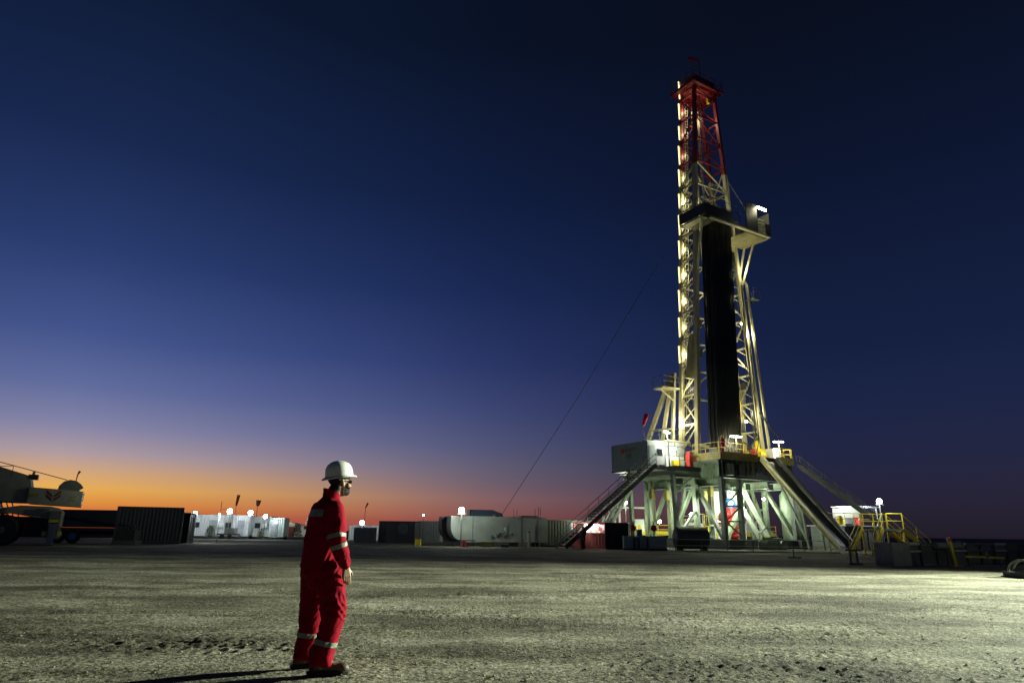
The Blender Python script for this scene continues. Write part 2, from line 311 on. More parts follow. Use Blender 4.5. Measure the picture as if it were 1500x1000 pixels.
def patch(src, name, m, parent, planes, offset, keep=None):     # a strip cut out of a mesh and lifted off it
    bm = bmesh.new(); bm.from_mesh(src)
    if keep: bmesh.ops.delete(bm, geom=[f for f in bm.faces if not keep(f.calc_center_median())], context='FACES')
    for co_, no_ in planes: bmesh.ops.bisect_plane(bm, geom=bm.verts[:] + bm.edges[:] + bm.faces[:], plane_co=co_, plane_no=no_, clear_outer=True)
    bm.normal_update(); N_ = [(v, v.normal.copy()) for v in bm.verts]
    for v, q in N_: v.co += q * offset
    r = bmesh.ops.extrude_face_region(bm, geom=bm.faces[:])
    for v in [g for g in r['geom'] if isinstance(g, bmesh.types.BMVert)]: v.co += v.normal * .0
    me = bpy.data.meshes.new(name); bm.to_mesh(me); bm.free(); me.materials.clear(); me.materials.append(m); me.polygons.foreach_set('use_smooth', [True] * len(me.polygons)); return link(name, me, parent)
def hand(mb, wrist, fwd, thumb, palm_n, s=1., curl=.5):
    W_, F_, T_ = Vector(wrist), Vector(fwd).normalized(), Vector(thumb).normalized(); Nn = Vector(palm_n).normalized()
    limb(mb, [W_ - F_ * .05, W_], [.029 * s, .026 * s]); 
    for k in (-1, -.35, .3, 1): limb(mb, [W_ + F_ * .01 + T_ * .016 * k * s, W_ + F_ * .088 * s + T_ * .029 * k * s], [.017 * s, .0135 * s], 10)
    for k, L in ((1, .068), (.35, .078), (-.3, .072), (-1, .056)):
        b = W_ + F_ * .092 * s + T_ * .029 * k * s; d1 = (F_ + Nn * curl * .35).normalized(); d2 = (F_ + Nn * curl * 1.1).normalized(); d3 = (F_ + Nn * curl * 1.9).normalized()
        p1 = b + d1 * L * .46 * s; p2 = p1 + d2 * L * .32 * s; p3 = p2 + d3 * L * .24 * s; limb(mb, [b, p1, p2, p3], [.0098 * s, .0093 * s, .0086 * s, .0075 * s], 10)
    b = W_ + F_ * .028 * s + T_ * .024 * s; p1 = b + (F_ * .75 + T_ * .6 + Nn * .35).normalized() * .045 * s; p2 = p1 + (F_ + T_ * .15 + Nn * .5).normalized() * .032 * s; limb(mb, [b, p1, p2], [.0135 * s, .011 * s, .009 * s], 10)
def make_person(name, label, loc, P, vox=(.0055, .009), detail=True, group=None, cover=None, hatm=None, rz=0):
    cover = cover or COVER; hatm = hatm or HATM
    hy = P['head_yaw']; hc = Vector(P['head']); HM = Matrix.Rotation(hy, 3, 'Z') @ Matrix.Rotation(P.get('nod', 0), 3, 'Y'); H = lambda x, y, z: hc + HM @ Vector((x, y, z))
    b = MB()
    b.ell(H(-.012, 0, .045), (.098, .077, .082), HM); b.ell(H(.018, 0, -.03), (.075, .062, .095), HM); b.ell(H(.062, 0, -.088), (.032, .036, .03), HM)     # skull, face, chin
    b.ell(H(.093, 0, -.012), (.014, .013, .032), HM); b.ell(H(.103, 0, -.032), (.015, .017, .012), HM); b.ell(H(.078, 0, .025), (.018, .05, .014), HM)      # nose, brow
    b.ell(H(.087, 0, -.062), (.010, .024, .006), HM); b.ell(H(.086, 0, -.073), (.010, .022, .006), HM)                                             # lips
    for s in (-1, 1): b.ell(H(-.005, s * .077, -.012), (.02, .009, .034), HM @ Matrix.Rotation(rad(-12), 3, 'Y')); b.ell(H(.055, s * .045, -.028), (.03, .025, .03), HM)
    nb = Vector(P['neck']); limb(b, [nb - Vector((0, 0, .08)), nb, H(-.025, 0, -.05)], [.075, .062, .06])
    torso(b, [(z, cx, cy, a * .86, d * .84) for z, cx, cy, a, d in P['torso'] if z < 1.52], P['yaw'])
    for k in 'RL':
        sh, el, wr = [Vector(q) for q in P['arm' + k]]; limb(b, [sh, el, wr], [.055, .042, .03]); hip, kn, an = [Vector(q) for q in P['leg' + k]]; limb(b, [hip, kn, an, an - Vector((0, 0, .03))], [.085, .06, .045, .045])
        hand(b, wr, P['hand' + k][0], P['hand' + k][1], P['hand' + k][2], 1.0, P.get('curl', .5))
    me = remeshed('person', b, vox[0], SKIN, 3); o = link(name, me); o.location = loc; o.rotation_euler.z = rz; props(o, label, 'person', group)
    # coverall
    c = MB(); torso(c, P['torso'], P['yaw'])
    for k in 'RL':
        sh, el, wr = [Vector(q) for q in P['arm' + k]]; hip, kn, an = [Vector(q) for q in P['leg' + k]]; d = (wr - el).normalized()
        limb(c, [sh, sh.lerp(el, .5), el, el.lerp(wr, .55), wr - d * .035, wr - d * .022], [.083, .078, .069, .066, .05, .045]); limb(c, [hip, hip.lerp(kn, .5), kn, kn.lerp(an, .6), an + Vector((0, 0, .07)), an + Vector((0, 0, -.01))], [.124, .115, .100, .094, .096, .102], 16, .15)
    cm = remeshed('coverall', c, vox[1], cover, 9)
    joints = [(Vector(P['arm' + k][1]), .16, 1.) for k in 'RL'] + [(Vector(P['arm' + k][2]), .13, .9) for k in 'RL'] + [(Vector(P['leg' + k][1]), .22, 1.) for k in 'RL'] + [(Vector(P['leg' + k][2]) + Vector((0, 0, .05)), .2, 1.6) for k in 'RL'] + [(Vector((P['torso'][2][1], P['torso'][2][2], .84)), .26, 1.1), (Vector((P['torso'][3][1], P['torso'][3][2], 1.06)), .2, .9)]
    co_ = np.empty(len(cm.vertices) * 3, np.float32); cm.vertices.foreach_get('co', co_); co_ = co_.reshape(-1, 3); no_ = np.empty_like(co_).ravel(); cm.vertices.foreach_get('normal', no_); no_ = no_.reshape(-1, 3)
    for i in range(len(co_)):
        p = Vector(co_[i]); amp = .55
        for j, r_, w in joints: amp += w * math.exp(-((p - j).length / r_) ** 2)
        w1 = mnoise.noise(p * 2.4); w2 = mnoise.noise(p * 3.1 + Vector((7, 3, 1))); g = max(0., .35 + 1.5 * mnoise.noise(p * 4.2 + Vector((1, 9, 4))))
        q = Vector((p.x * 4 + 2 * w1, p.y * 4 - 2 * w1, p.z * 6.5 + p.x * 7 * (1 + w2) + p.y * 5 + 3 * w1)); f1 = 1 - 2.4 * abs(mnoise.noise(q)); q2 = Vector((p.x * 10 + 4, p.y * 10 + 3 * w2, p.z * 13 - p.x * 13 + 3 * w1)); f2 = 1 - 2.2 * abs(mnoise.noise(q2))
        f3 = mnoise.noise(Vector((p.x * 8, p.y * 8, p.z * 2.4)))
        co_[i] += no_[i] * (amp * g * (.0085 * (f1 - .35) + .0045 * (f2 - .4)) + .011 * f3 + .003 * f2)
    cm.vertices.foreach_set('co', co_.ravel()); cm.update()
    cv = link('coverall', cm, o)
    if detail:
        fy = Vector((math.cos(P['yaw']), math.sin(P['yaw']), 0)); ry = Vector((fy.y, -fy.x, 0)); tc_ = Vector((P['torso'][5][1], P['torso'][5][2], 0))
        patch(cm, 'back_band', REFL, cv, [((0, 0, 1.405), (0, 0, 1)), ((0, 0, 1.335), (0, 0, -1)), (tc_ + ry * .155, ry), (tc_ - ry * .17, -ry), (tc_ - fy * .0, fy)], .005, lambda q: 1.2 < q.z < 1.5)
        for k in 'RL':
            sh, el, wr = [Vector(q) for q in P['arm' + k]]; d = (wr - el).normalized(); u = (el - sh).normalized()
            for t0, seg, dd in ((-.035, el, u), (.05, el, d)):
                c0 = seg + dd * t0; patch(cm, 'sleeve_band', REFL, cv, [(c0 + dd * .019, dd), (c0 - dd * .019, -dd)], .005, lambda q, c0=c0: (q - c0).length < .115 and (q - c0).dot(ry * (1 if k == 'R' else -1)) > -.075)
            kn, an = [Vector(q) for q in P['leg' + k][1:]]; c0 = an.lerp(kn, .40 if k == 'R' else .47); ax = (kn - an).normalized()
            patch(cm, 'trouser_band', REFL, cv, [(c0 + ax * .021, ax), (c0 - ax * .021, -ax)], .006, lambda q, c0=c0: (q - c0).length < .16)
    # collar
    t6 = P['torso'][-1]; cb = MB(); n = 22; rows = [(t6[0] - .035, 1.16), (t6[0] + .01, 1.12), (t6[0] + .04, 1.16), (t6[0] + .036, 1.05), (t6[0] - .03, 1.0)]
    for z, f in rows:
        for k in range(n): t = 2 * math.pi * k / n; cb.v.append((t6[1] + f * t6[4] * math.cos(t), t6[2] + f * t6[3] * math.sin(t), z - .03 * math.cos(t - P['yaw'])))
    for i in range(4):
        for k in range(n): a = i * n + k; q = i * n + (k + 1) % n; cb.f.append((a, q, q + n, a + n))
    ob = part('collar', cb, cover, cv, True)
    # hair, beard, glasses
    inv = HM.inverted()
    def hair_keep(p): q = inv @ (p - hc); return q.z > -.075 and (q.x < -.028 or q.z > .03) and q.z < .09 and not (abs(q.y) > .081)
    def beard_keep(p): q = inv @ (p - hc); return q.z < -.043 + .012 * mnoise.noise(p * 60) and q.z > -.135 and q.x > .008 - (q.z + .043) * .1 and not (q.z > -.066 and abs(q.y) < .02 and q.x > .075)
    patch(me, 'hair', HAIR, o, [], .006, hair_keep); patch(me, 'beard', HAIR, o, [], .0045, beard_keep)
    if detail:
        g = MB()
        for s in (-1, 1): g.ell(H(.088, s * .033, .008), (.008, .03, .02), HM); g.bar(H(.075, s * .063, .014), H(-.01, s * .08, .012), .004, .007)
        g.bar(H(.1, -.008, .012), H(.1, .008, .012), .004, .005); part('safety_glasses', g, GLASSD, o, True)
    # hard hat
    hh = MB(); n = 40; HT = Matrix.Rotation(P.get('hat_tilt', 0), 3, 'Y'); rings = [(1.0, 1.0, .060), (.985, .985, .066), (.80, .79, .078), (.795, .785, .085), (.79, .78, .11), (.74, .73, .15), (.62, .6, .183), (.42, .4, .205), (.2, .19, .214), (.01, .01, .216)]
    for fx, fyy, z in rings:
        for k in range(n):
            t = 2 * math.pi * k / n; ct, st = math.cos(t), math.sin(t); lx, lyy = fx * (.166 if ct > 0 else .160) * ct, fyy * .138 * st; rz_ = 0
            if z > .1: rz_ = .007 * math.exp(-(lyy / .012) ** 2) + .005 * math.exp(-((abs(lyy) - .042) / .010) ** 2)
            if z < .07: rz_ = -.012 * abs(ct) ** 2 + .004
            hh.v.append(H(0, 0, 0) + HM @ (HT @ Vector((lx - .004, lyy, z + rz_ - .012))))
    L = len(rings)
    for i in range(L - 1):
        for k in range(n): a = i * n + k; q = i * n + (k + 1) % n; hh.f.append((a, q, q + n, a + n))
    hh.f.append(tuple((L - 1) * n + k for k in range(n)))
    o2 = len(hh.v)
    for fx, z in ((1.0, .055), (.78, .066), (.76, .1), (.55, .17), (.02, .2)):
        for k in range(n):
            t = 2 * math.pi * k / n; ct = math.cos(t); hh.v.append(H(0, 0, 0) + HM @ (HT @ Vector((fx * .160 * ct - .004, fx * .135 * math.sin(t), z - .012 - (.012 * ct * ct - .004 if z < .06 else 0)))))
    for i in range(4):
        for k in range(n): a = o2 + i * n + k; q = o2 + i * n + (k + 1) % n; hh.f.append((a, a + n, q + n, q))
    for k in range(n): hh.f.append((k, o2 + k, o2 + (k + 1) % n, (k + 1) % n))
    part('hard_hat', hh, hatm, o, True)
    # boots
    for k in 'RL':
        an = Vector(P['leg' + k][2]); d = Vector(P['toe' + k]).normalized(); BM_ = Matrix.Rotation(math.atan2(d.y, d.x), 3, 'Z'); B = lambda x, y, z: Vector((an.x, an.y, 0)) + BM_ @ Vector((x * 1.1, y * 1.08, z))
        u = MB(); limb(u, [B(-.02, 0, .16), B(-.03, 0, .07)], [.055, .05]); u.ell(B(-.03, 0, .06), (.065, .046, .045), BM_); u.ell(B(.07, 0, .062), (.1, .046, .04), BM_); u.ell(B(.155, 0, .056), (.062, .05, .043), BM_); u.ell(B(.03, 0, .09), (.07, .04, .05), BM_)
        bo = link('boot', remeshed('boot', u, .006, BOOT, 4), o); s_ = MB(); ol = [(-.10, .0), (-.085, .035), (-.03, .044), (.04, .04), (.11, .05), (.17, .048), (.205, .03), (.218, 0)]; ring = ol + [(x, -y) for x, y in ol[-2:0:-1]]
        for z, f in ((.002, 1.0), (.03, 1.02), (.034, .98)): s_.v += [B(x * f, y * f, z) for x, y in ring]
        m_ = len(ring)
        for i in range(2): s_.f += [(i * m_ + j, i * m_ + (j + 1) % m_, (i + 1) * m_ + (j + 1) % m_, (i + 1) * m_ + j) for j in range(m_)]
        s_.f += [tuple(range(m_))[::-1], tuple(range(2 * m_, 3 * m_))]; part('sole', s_, SOLE, bo)
    return o
YW = rad(36)
MAIN = dict(yaw=YW, head=(.048, .02, 1.66), head_yaw=rad(40), nod=rad(-2), hat_tilt=rad(-7), neck=(-.012, .0, 1.52),
    torso=[(.70, -.035, .0, .10, .10), (.80, -.045, .0, .158, .138), (.90, -.06, .0, .19, .158), (1.02, -.06, .0, .185, .15), (1.18, -.055, .0, .188, .148), (1.32, -.05, .0, .198, .145), (1.41, -.042, .0, .195, .128), (1.47, -.03, .0, .15, .10), (1.505, -.018, .0, .085, .082), (1.535, -.012, .0, .068, .068)],
    armR=[(.068, -.148, 1.405), (.125, -.205, 1.13), (.205, -.165, .905)], armL=[(-.155, .15, 1.405), (-.10, .25, 1.13), (.03, .24, .92)],
    legR=[(.05, -.07, .86), (.125, -.105, .50), (.05, -.125, .10)], legL=[(-.115, .075, .86), (-.125, .13, .51), (-.17, .15, .10)],
    handR=((.12, .06, -1), (.75, .65, .05), (-.1, .75, 0)), handL=((.25, -.05, -1), (.75, .2, .1), (.2, -.75, 0)), toeR=(1, .16, 0), toeL=(.93, .36, 0), curl=.55)
person = make_person('person', 'person in red coverall and white hard hat standing on gravel, back turned', (-1.70, 6.52, .0), MAIN)
person.scale = (1.06, 1.06, 1.0); person.location.z = float(height(np.array([-1.7]), np.array([6.42]))[0]) + .002

# ================================================================ DRILLING RIG (rig axes: x along the ramp face, y to the back, z up)
LAMPW = (1., .93, .58); LAMPG = (.87, 1., .78); LAMPB = (.86, .94, 1.)
def pbar(name, p, q, w, m, parent, h=None): return part(name, MB().bar(p, q, w, h), m, parent)
def pbeam(name, p, q, w, h, m, parent): return part(name, MB().ibeam(p, q, w, h, .05), m, parent)
# ---- substructure
sub = rthing('rig_substructure', 'pale green steel rig substructure with braced legs under the yellow edged drill floor', 'rig base', (5.2, 5.5, 0))
DK = 8.8
part('drill_floor', MB().b2((-.1, -.1, 8.3), (10.7, 11, DK)), GREYSTEEL, sub)
for a, b in (((-.18, -.18, 8.25), (5.2, -.103, 8.98)), ((8.1, -.18, 8.25), (10.78, -.103, 8.98)), ((-.18, -.1, 8.25), (-.103, 11, 8.98)), ((10.703, -.1, 8.25), (10.78, 11, 8.98))): part('toe_board', MB().b2(a, b), DULLYEL, sub)
for y in (.2, 3.8, 7.4, 10.7): pbeam('floor_girder', (-.1, y, 7.4), (10.7, y, 7.4), .5, 1.75, DARKSTEEL if y < 1 else GREENSTEEL, sub)  # front girder's shade is put into its darker steel
for x in (.35, 3.5, 7.1, 10.3): pbeam('cross_girder', (x, .5, 6.15), (x, 10.4, 6.15), .45, .7, GREENSTEEL, sub)
for x in (-.1, 1.6, 3.3, 4.6, 8.8, 10.2): part('stiffener', MB().box((x + .2, -.06, 7.4), (.09, .05, 1.6)), DARKSTEEL, sub)
for x, w in ((.9, .9), (2.4, .7), (9.3, 1.0)): part('control_box', MB().box((x, -.25, 7.3), (w, .3, 1.1)), GREENSTEEL if x < 1 else DARKSTEEL, sub)
for x in (0.1, 10.4):
    for y in (.2, 3.6, 7.2, 10.6): pbar('leg', (x, y, .9), (x, y, 6.5), .42, GREYSTEEL if y < 1 else GREENSTEEL, sub)  # near-corner legs darker than the rest, their unlit look is in the colour
pbar('leg', (2.5, .2, .9), (2.5, .2, 6.5), .4, GREYSTEEL, sub)  # corner post's shade carried by the grey
for a, b, w in (((6.3, 1.2, .9), (3.9, 2.6, 5.9), .5), ((7.2, 1.0, .9), (5.5, 2.4, 6.0), .55), ((8.6, 2.2, .9), (7.6, 3, 5.9), .45), ((3.6, 3.2, .9), (7.6, 3.2, 5.8), .5), ((4.6, 6, .9), (8.2, 6, 5.8), .45), ((.1, .4, .9), (.1, 3.4, 5.9), .4), ((.1, 10.4, .9), (.1, 7.4, 5.9), .4), ((.1, 7, .9), (.1, 3.8, 5.9), .35), ((10.4, .4, .9), (10.4, 3.4, 5.9), .4), ((9.4, 4.5, .9), (9.0, 4.8, 5.9), .4), ((2, 8, .9), (2.6, 7.5, 5.9), .4), ((8, 9, .9), (7.5, 9, 5.9), .4)): pbar('slanted_leg', a, b, w, mat('lit_leg_steel', (.5, .54, .44), .5, rust=.3) if a[0] in (6.3, 7.2) else GREENSTEEL, sub, w * .7)  # front slanted pair coloured paler, lamplight on them put into the colour
for z0, z1 in ((1.1, 2.5), (2.5, 3.9), (3.9, 5.4)):
    pbar('brace', (.3, .1, z1), (2.3, .1, z1), .12, DARKSTEEL, sub); pbar('brace', (.3, .1, z0 + .05), (2.3, .1, z1 - .08) if z0 != 2.5 else (2.3, .1, z1 - .08), .11, DARKSTEEL, sub) if z0 != 1.1 else pbar('brace', (2.3, .1, z0 + .05), (.3, .1, z1 - .08), .11, DARKSTEEL, sub)
for x in (.1, 10.4):
    part('base_box', MB().b2((x - .7, -.9, .02), (x + .7, 11.6, .9)), DARKSTEEL, sub)
part('spreader', MB().b2((.82, -.4, .02), (9.68, .3, .8)), DARKSTEEL, sub); part('spreader', MB().b2((.82, 10.2, .02), (9.68, 10.8, .8)), DARKSTEEL, sub)
for x in (-3.2, -.35):     # legs of the side wing
    for y in (3.2, 9.5): pbar('wing_leg', (x + .25, y, .02), (x, y, 7.0), .36, GREENSTEEL, sub)
pbar('brace', (-3.0, 3.2, 1.0), (-.5, 3.2, 3.4), .2, GREENSTEEL, sub); pbar('brace', (-3.1, 3.2, 5.0), (-.5, 3.2, 6.8), .2, GREENSTEEL, sub)
part('wing_deck', MB().b2((-3.55, 2.3, 7.2), (-.2, 10.8, 7.6)), DARKSTEEL, sub); pbeam('wing_girder', (-3.6, 2.5, 6.85), (-.2, 2.5, 6.85), .3, .6, GREENSTEEL, sub); part('wing_bracket', MB().b2((-6.0, 3.3, 7.2), (-3.56, 9.0, 7.36)), DARKSTEEL, sub)
for k in range(6): pbeam('joist', (-3.3 + k * .5, 2.8, 6.95), (-3.3 + k * .5, 10.4, 6.95), .14, .4, GREENSTEEL, sub)
railing(sub, [((-.1, -.05, DK), (5.1, -.05, DK)), ((8.2, -.05, DK), (10.65, -.05, DK)), ((-.05, .1, DK), (-.05, 3.4, DK)), ((10.65, .1, DK), (10.65, 10.9, DK))], YELLOW)
railing(sub, [((-3.0, 2.4, 7.6), (-.3, 2.4, 7.6))], GREYSTEEL)
for x, y, z in ((1.4, 2.8, 4.9), (2.9, 5, 4.6), (-.8, 6.6, 4.6), (-1.9, 7.6, 4.7)): part('chain_hoist', MB().b2((x - .22, y - .2, z), (x + .22, y + .2, z + 1.0)).tube([(x, y, z), (x + .05, y, z - 2.6)], .03, 6).tube([(x + .3, y, z + .8), (x + .4, y, z - 3)], .03, 6), DULLYEL, sub)
for k in range(14): part('cable_bundle', MB().tube([(.4 + k * .72, -.2, 8.2), (.45 + k * .72, -.26, 7.2 + .3 * math.sin(k * 2.1)), (.9 + k * .72, -.24, 6.9 + .25 * math.sin(k * 1.3)), (1.1 + k * .72, -.2, 7.6)], .035, 6), BLACKRUB, sub)
for x, y, z, m in ((.9, .9, 6.2, DARKSTEEL), (5.1, 1.5, 5.9, GREENSTEEL), (8.2, 1.2, 6.0, DARKSTEEL), (-1.5, 4.2, 6.3, DARKSTEEL), (3.2, 2.2, 5.8, GREYSTEEL)): part('hung_box', MB().box((x, y, z), (.7, .5, .6)), m, sub)
# floor machinery behind the rail
for x, y, w, d, h, m in ((9.6, 1.4, 1.2, 1.0, 1.2, WHITEP), (8.6, 2.2, .9, .9, .8, YELLOW), (9.9, 3.4, .9, 1, 1.4, YELLOW), (6.2, 1.0, .5, .4, .9, REDP), (-.9, 3.1, .45, .5, 1.5, REDP), (.8, 1.5, .7, .5, .7, GREYSTEEL)): part('floor_cabinet', MB().box((x, y, (DK if x > 0 else 7.6) + h / 2 + .003), (w, d, h)), m, sub)
# ---- mast
mast = rthing('drilling_mast', 'tall tapering lattice drilling mast, cream below and red at the top, with lit tube lamps', 'drilling mast', (5.7, 4.6, DK))
ZB, ZT = 8.8, 54.; XL = lambda z: .7 + (4.25 - .7) * ((z - ZB) / (ZT - ZB)); XR = lambda z: 10.7 - (10.7 - 7.6) * ((z - ZB) / (ZT - ZB)); YF, YB = 3.5, 5.7; ZR = 43.
def leg(fx, y, w):
    pbar('leg', (fx(ZB), y, ZB), (fx(ZR), y, ZR), w, CREAM, mast); pbar('leg_top', (fx(ZR), y, ZR + .004), (fx(ZT), y, ZT), w * .85, REDSTEEL, mast)
for y in (YF, YB): leg(XL, y, .44); leg(XR, y, .44)
zs = [ZB + .6] + [12.2 + i * 3.15 for i in range(14)]; TUBE = emat('mast_tube_glow', (1., .82, .36), 2.6)
for i, z in enumerate(zs):
    z2 = zs[i + 1] if i + 1 < len(zs) else ZT; m = CREAM if z < ZR - 1 else REDSTEEL; w = .17
    for fx in (XL, XR):
        pbar('brace', (fx(z), YF, z), (fx(z), YB, z), w, m, mast); a, b = (YF, YB) if i % 2 else (YB, YF); pbar('brace', (fx(z), a, z + .05), (fx(z2), b, z2 - .1), .13, m, mast)
    if z > 14 or i == 0:
        pbar('brace', (XL(z), YB, z), (XR(z), YB, z), w, m, mast)
    if i > 1:
        xm = (XL(z2) + XR(z2)) / 2; pbar('brace', (XL(z) + .1, YB, z), (xm, YB, z2 - .05), .13, m, mast); pbar('brace', (XR(z) - .1, YB, z), (xm, YB, z2 - .05), .13, m, mast)
    if z > 37:
        pbar('brace', (XL(z), YF, z), (XR(z), YF, z), .15, m, mast); a, b = (XL, XR) if i % 2 else (XR, XL); pbar('brace', (a(z), YF, z), (b(z2), YF, z2 - .05), .13, m, mast)
    if i > 2:
        x = XL(z + 1) - .12; tl = part('tube_lamp', MB().box((x - .16, YB + .05, z + 1.55), (.09, .09, 1.9 + .3 * (i % 3))), TUBE, mast)
        part('lamp_bracket', MB().box((x - .02, YB + .05, z + 1.55), (.06, .3, 2.3)), CREAM, tl)
        bulb_or_fill(mast, (x + .45, YB - .55, z + 1.5), (150, 95, 120)[i % 3] if z < 40 else 50, LAMPW, .25)
# lifting A-frame at the back of the floor
for x in (.2, 11.2):
    for a, b, w in (((x - 1.1, 10.2, 8.8), (x + .6, 6.6, 18), .42), ((x - .3, 8.2, 8.8), (x + .6, 6.4, 18), .36), ((x + .2, 6.8, 8.8), (x + .6, 6.2, 18), .3)): pbar('lifting_leg', a, b, w, CREAM, mast)
    pbar('brace', (x - .5, 9.0, 12), (x + .3, 6.6, 12), .2, CREAM, mast)
pbar('brace', (.2, 9.4, 11), (11, 9.4, 11), .3, CREAM, mast)
part('knee_plate', MB().prism([(.3, 17), (1.3, 22), (2.4, 22), (1.7, 17)], 4.0, 4.15), CREAM, mast)
bal = part('service_balcony', MB().b2((-1.5, 5.6, 16.1), (.9, 7.2, 16.25)).bar((-1.3, 6.3, 16.05), (.7, 6.3, 14.9), .12), CREAM, mast)
for (x, y) in ((-1.45, 5.65), (-.3, 5.65), (.85, 5.65), (-1.45, 7.15)): part('railing_post', MB().tube([(x, y, 16.25), (x, y, 17.4)], .03, 6), GREYSTEEL, bal)
part('rail', MB().tube([(.85, 5.65, 17.4), (-1.45, 5.65, 17.4), (-1.45, 7.15, 17.4)], .03, 6).tube([(.85, 5.65, 16.85), (-1.45, 5.65, 16.85), (-1.45, 7.15, 16.85)], .03, 6), GREYSTEEL, bal)
# guide rail of the top drive, ladder
for x in (5.35, 6.3): pbar('guide_rail', (x, 5.1, 11), (x, 5.1, 52), .2, CREAM, mast)
for k in range(13): pbar('guide_tie', (5.45, 5.1, 12 + k * 3), (6.2, 5.1, 12 + k * 3), .14, CREAM, mast)
lad = MB()
for s in (-.22, .22): lad.bar((XL(12) + .6 + s, 5.45, 12), (XL(53) + .6 + s, 5.45, 53), .05)
part('ladder', lad, CREAM, mast); rg = MB()
for k in range(100): z = 12.2 + k * .4; rg.bar((XL(z) + .4, 5.45, z), (XL(z) + .8, 5.45, z), .035)
part('ladder_rungs', rg, CREAM, mast)['kind'] = 'stuff'
for k in range(7): part('service_line', MB().tube([(XL(10) + .1 + .02 * k, 3.75 + k * .26, 10), (XL(30) + .08, 3.75 + k * .26, 30), (XL(44 + k) + .1, 3.8 + k * .25, 44 + k)], .035 + .012 * (k % 2), 6), BLACKRUB, mast)
for k in range(5): part('service_line', MB().tube([(XR(10) - .5 - .22 * k, 3.3, 10), (XR(24) - .35 - .16 * k, 3.25 + .1 * math.sin(k * 2.), 24), (XR(34) - .3 - .1 * k, 3.4, 33)], .04, 6), BLACKRUB, mast)
for i, z in enumerate(np.arange(11, 42, 1.6)): pbar('secondary_brace', (XR(z), YF + .1, z), (XR(z + 1.4), YB - .1, z + 1.4), .09, CREAM, mast); pbar('secondary_brace', (XR(z) - .05, YB, z), (XR(z) - 1.5, YB, z + 1.2), .09, CREAM, mast); pbar('secondary_brace', (XL(z), YF + .1, z + 1.4), (XL(z + 1.4), YB - .1, z), .08, CREAM, mast)
for i, (x, y, z) in enumerate(((1.9, 4.4, 14.5), (2.2, 4.3, 17), (3.0, 4.5, 20.2), (3.2, 4.4, 23.5), (8.6, 4.3, 25), (8.9, 4.5, 12.6), (9.3, 4.2, 17.2))): part('junction_box', MB().box((x, y, z), (.5, .4, .7 + .2 * (i % 3))), (GREYSTEEL, CREAM, DARKSTEEL)[i % 3], mast)
for i, p in enumerate(((8.9, 3.9, 13.2), (9.6, 3.9, 24.5))): part('small_lamp', MB().ell(p, (.13, .13, .13)), emat('hang_lens2', LAMPW, 40), mast, True)
# crown
part('crown_deck', MB().b2((3.3, 2.7, 54.02), (8.4, 6.6, 54.35)), REDSTEEL, mast)
part('crown_frame', MB().b2((4.2, 3.2, 54.36), (7.5, 5.9, 55.5)), REDSTEEL, mast)
for k in range(5): part('crown_sheave', MB().lathe([(.2, -.06), (.62, -.06), (.55, 0), (.62, .06), (.2, .06)], (4.7 + k * .5, 4.6, 55.75), 'X', 20), DULLYEL, mast, True)
part('crown_light_box', MB().b2((6.6, 3.55, 52.6), (7.1, 3.9, 53.4)), YELLOW, mast)
railing(mast, [((3.35, 2.75, 54.35), (8.35, 2.75, 54.35)), ((3.35, 2.75, 54.35), (3.35, 6.55, 54.35)), ((8.35, 2.75, 54.35), (8.35, 6.55, 54.35))], REDSTEEL, 1.2, 1.3, .035)
bulb_or_fill(mast, (5.9, 4.4, 50.5), 110, (1., .8, .6), .2)  # added fill for the crown, no lamp part here
# monkey board
mk = part('monkey_board', MB().b2((-.1, -.5, 33.75), (.75, 3.2, 33.95)).b2((-.1, -.5, 33.75), (10.4, -.1, 33.95)).b2((6.9, -.1, 33.75), (10.4, 3.4, 33.95)), CREAM, mast)
for k in range(16): part('finger', MB().bar((.75, .1 + k * .19, 33.87), (2.0, .1 + k * .19, 33.87), .06), CREAM, mk)
for k in range(18): part('grating_bar', MB().box((8.65, -.02 + k * .19, 33.68), (3.3, .06, .12)), CREAM, mk)
for a, b in (((-.16, -.55, 34.0), (4.3, -.48, 35.2)), ((-.16, -.48, 34.0), (-.1, 3.2, 35.2)), ((6.5, -.55, 34.0), (8.3, -.48, 37.2)), ((9.55, -.55, 34.0), (10.45, -.48, 35.3)), ((10.39, -.48, 34.0), (10.45, 3.4, 36.8)), ((6.5, 3.4, 34), (10.3, 3.46, 37.2))): part('wind_wall', MB().b2(a, b), DARKSTEEL, mk)
for x in (0, 1.4, 2.8, 4.2, 5.4, 6.4): part('railing_post', MB().tube([(x, -.44, 34), (x, -.44, 36.2)], .035, 6), GREYSTEEL, mk)
for y in (.8, 2.0, 3.1): part('railing_post', MB().tube([(-.05, y, 34), (-.05, y, 36.2)], .035, 6), GREYSTEEL, mk)
for z in (35.4, 36.2): part('rail', MB().tube([(-.05, 3.1, z), (-.05, -.44, z), (6.4, -.44, z)], .035, 6), GREYSTEEL, mk)
for k in range(4): part('rail', MB().bar((8.35, -.5, 34.3 + k * .4), (9.5, -.5, 34.45 + k * .4), .06), CREAM, mk)
for a, b in (((9.9, 1.5, 33.7), (XR(28.5), 3.3, 28.5)), ((9.9, 2.8, 33.7), (XR(29) + .1, 3.6, 29.5)), ((.2, .2, 33.7), (XL(29.5), 3.3, 29.5))): part('strut', MB().bar(a, b, .2), CREAM, mk)
part('strut', MB().bar((8.6, 1, 37.2), (XR(43), 3.4, 42.6), .05), CREAM, mk)
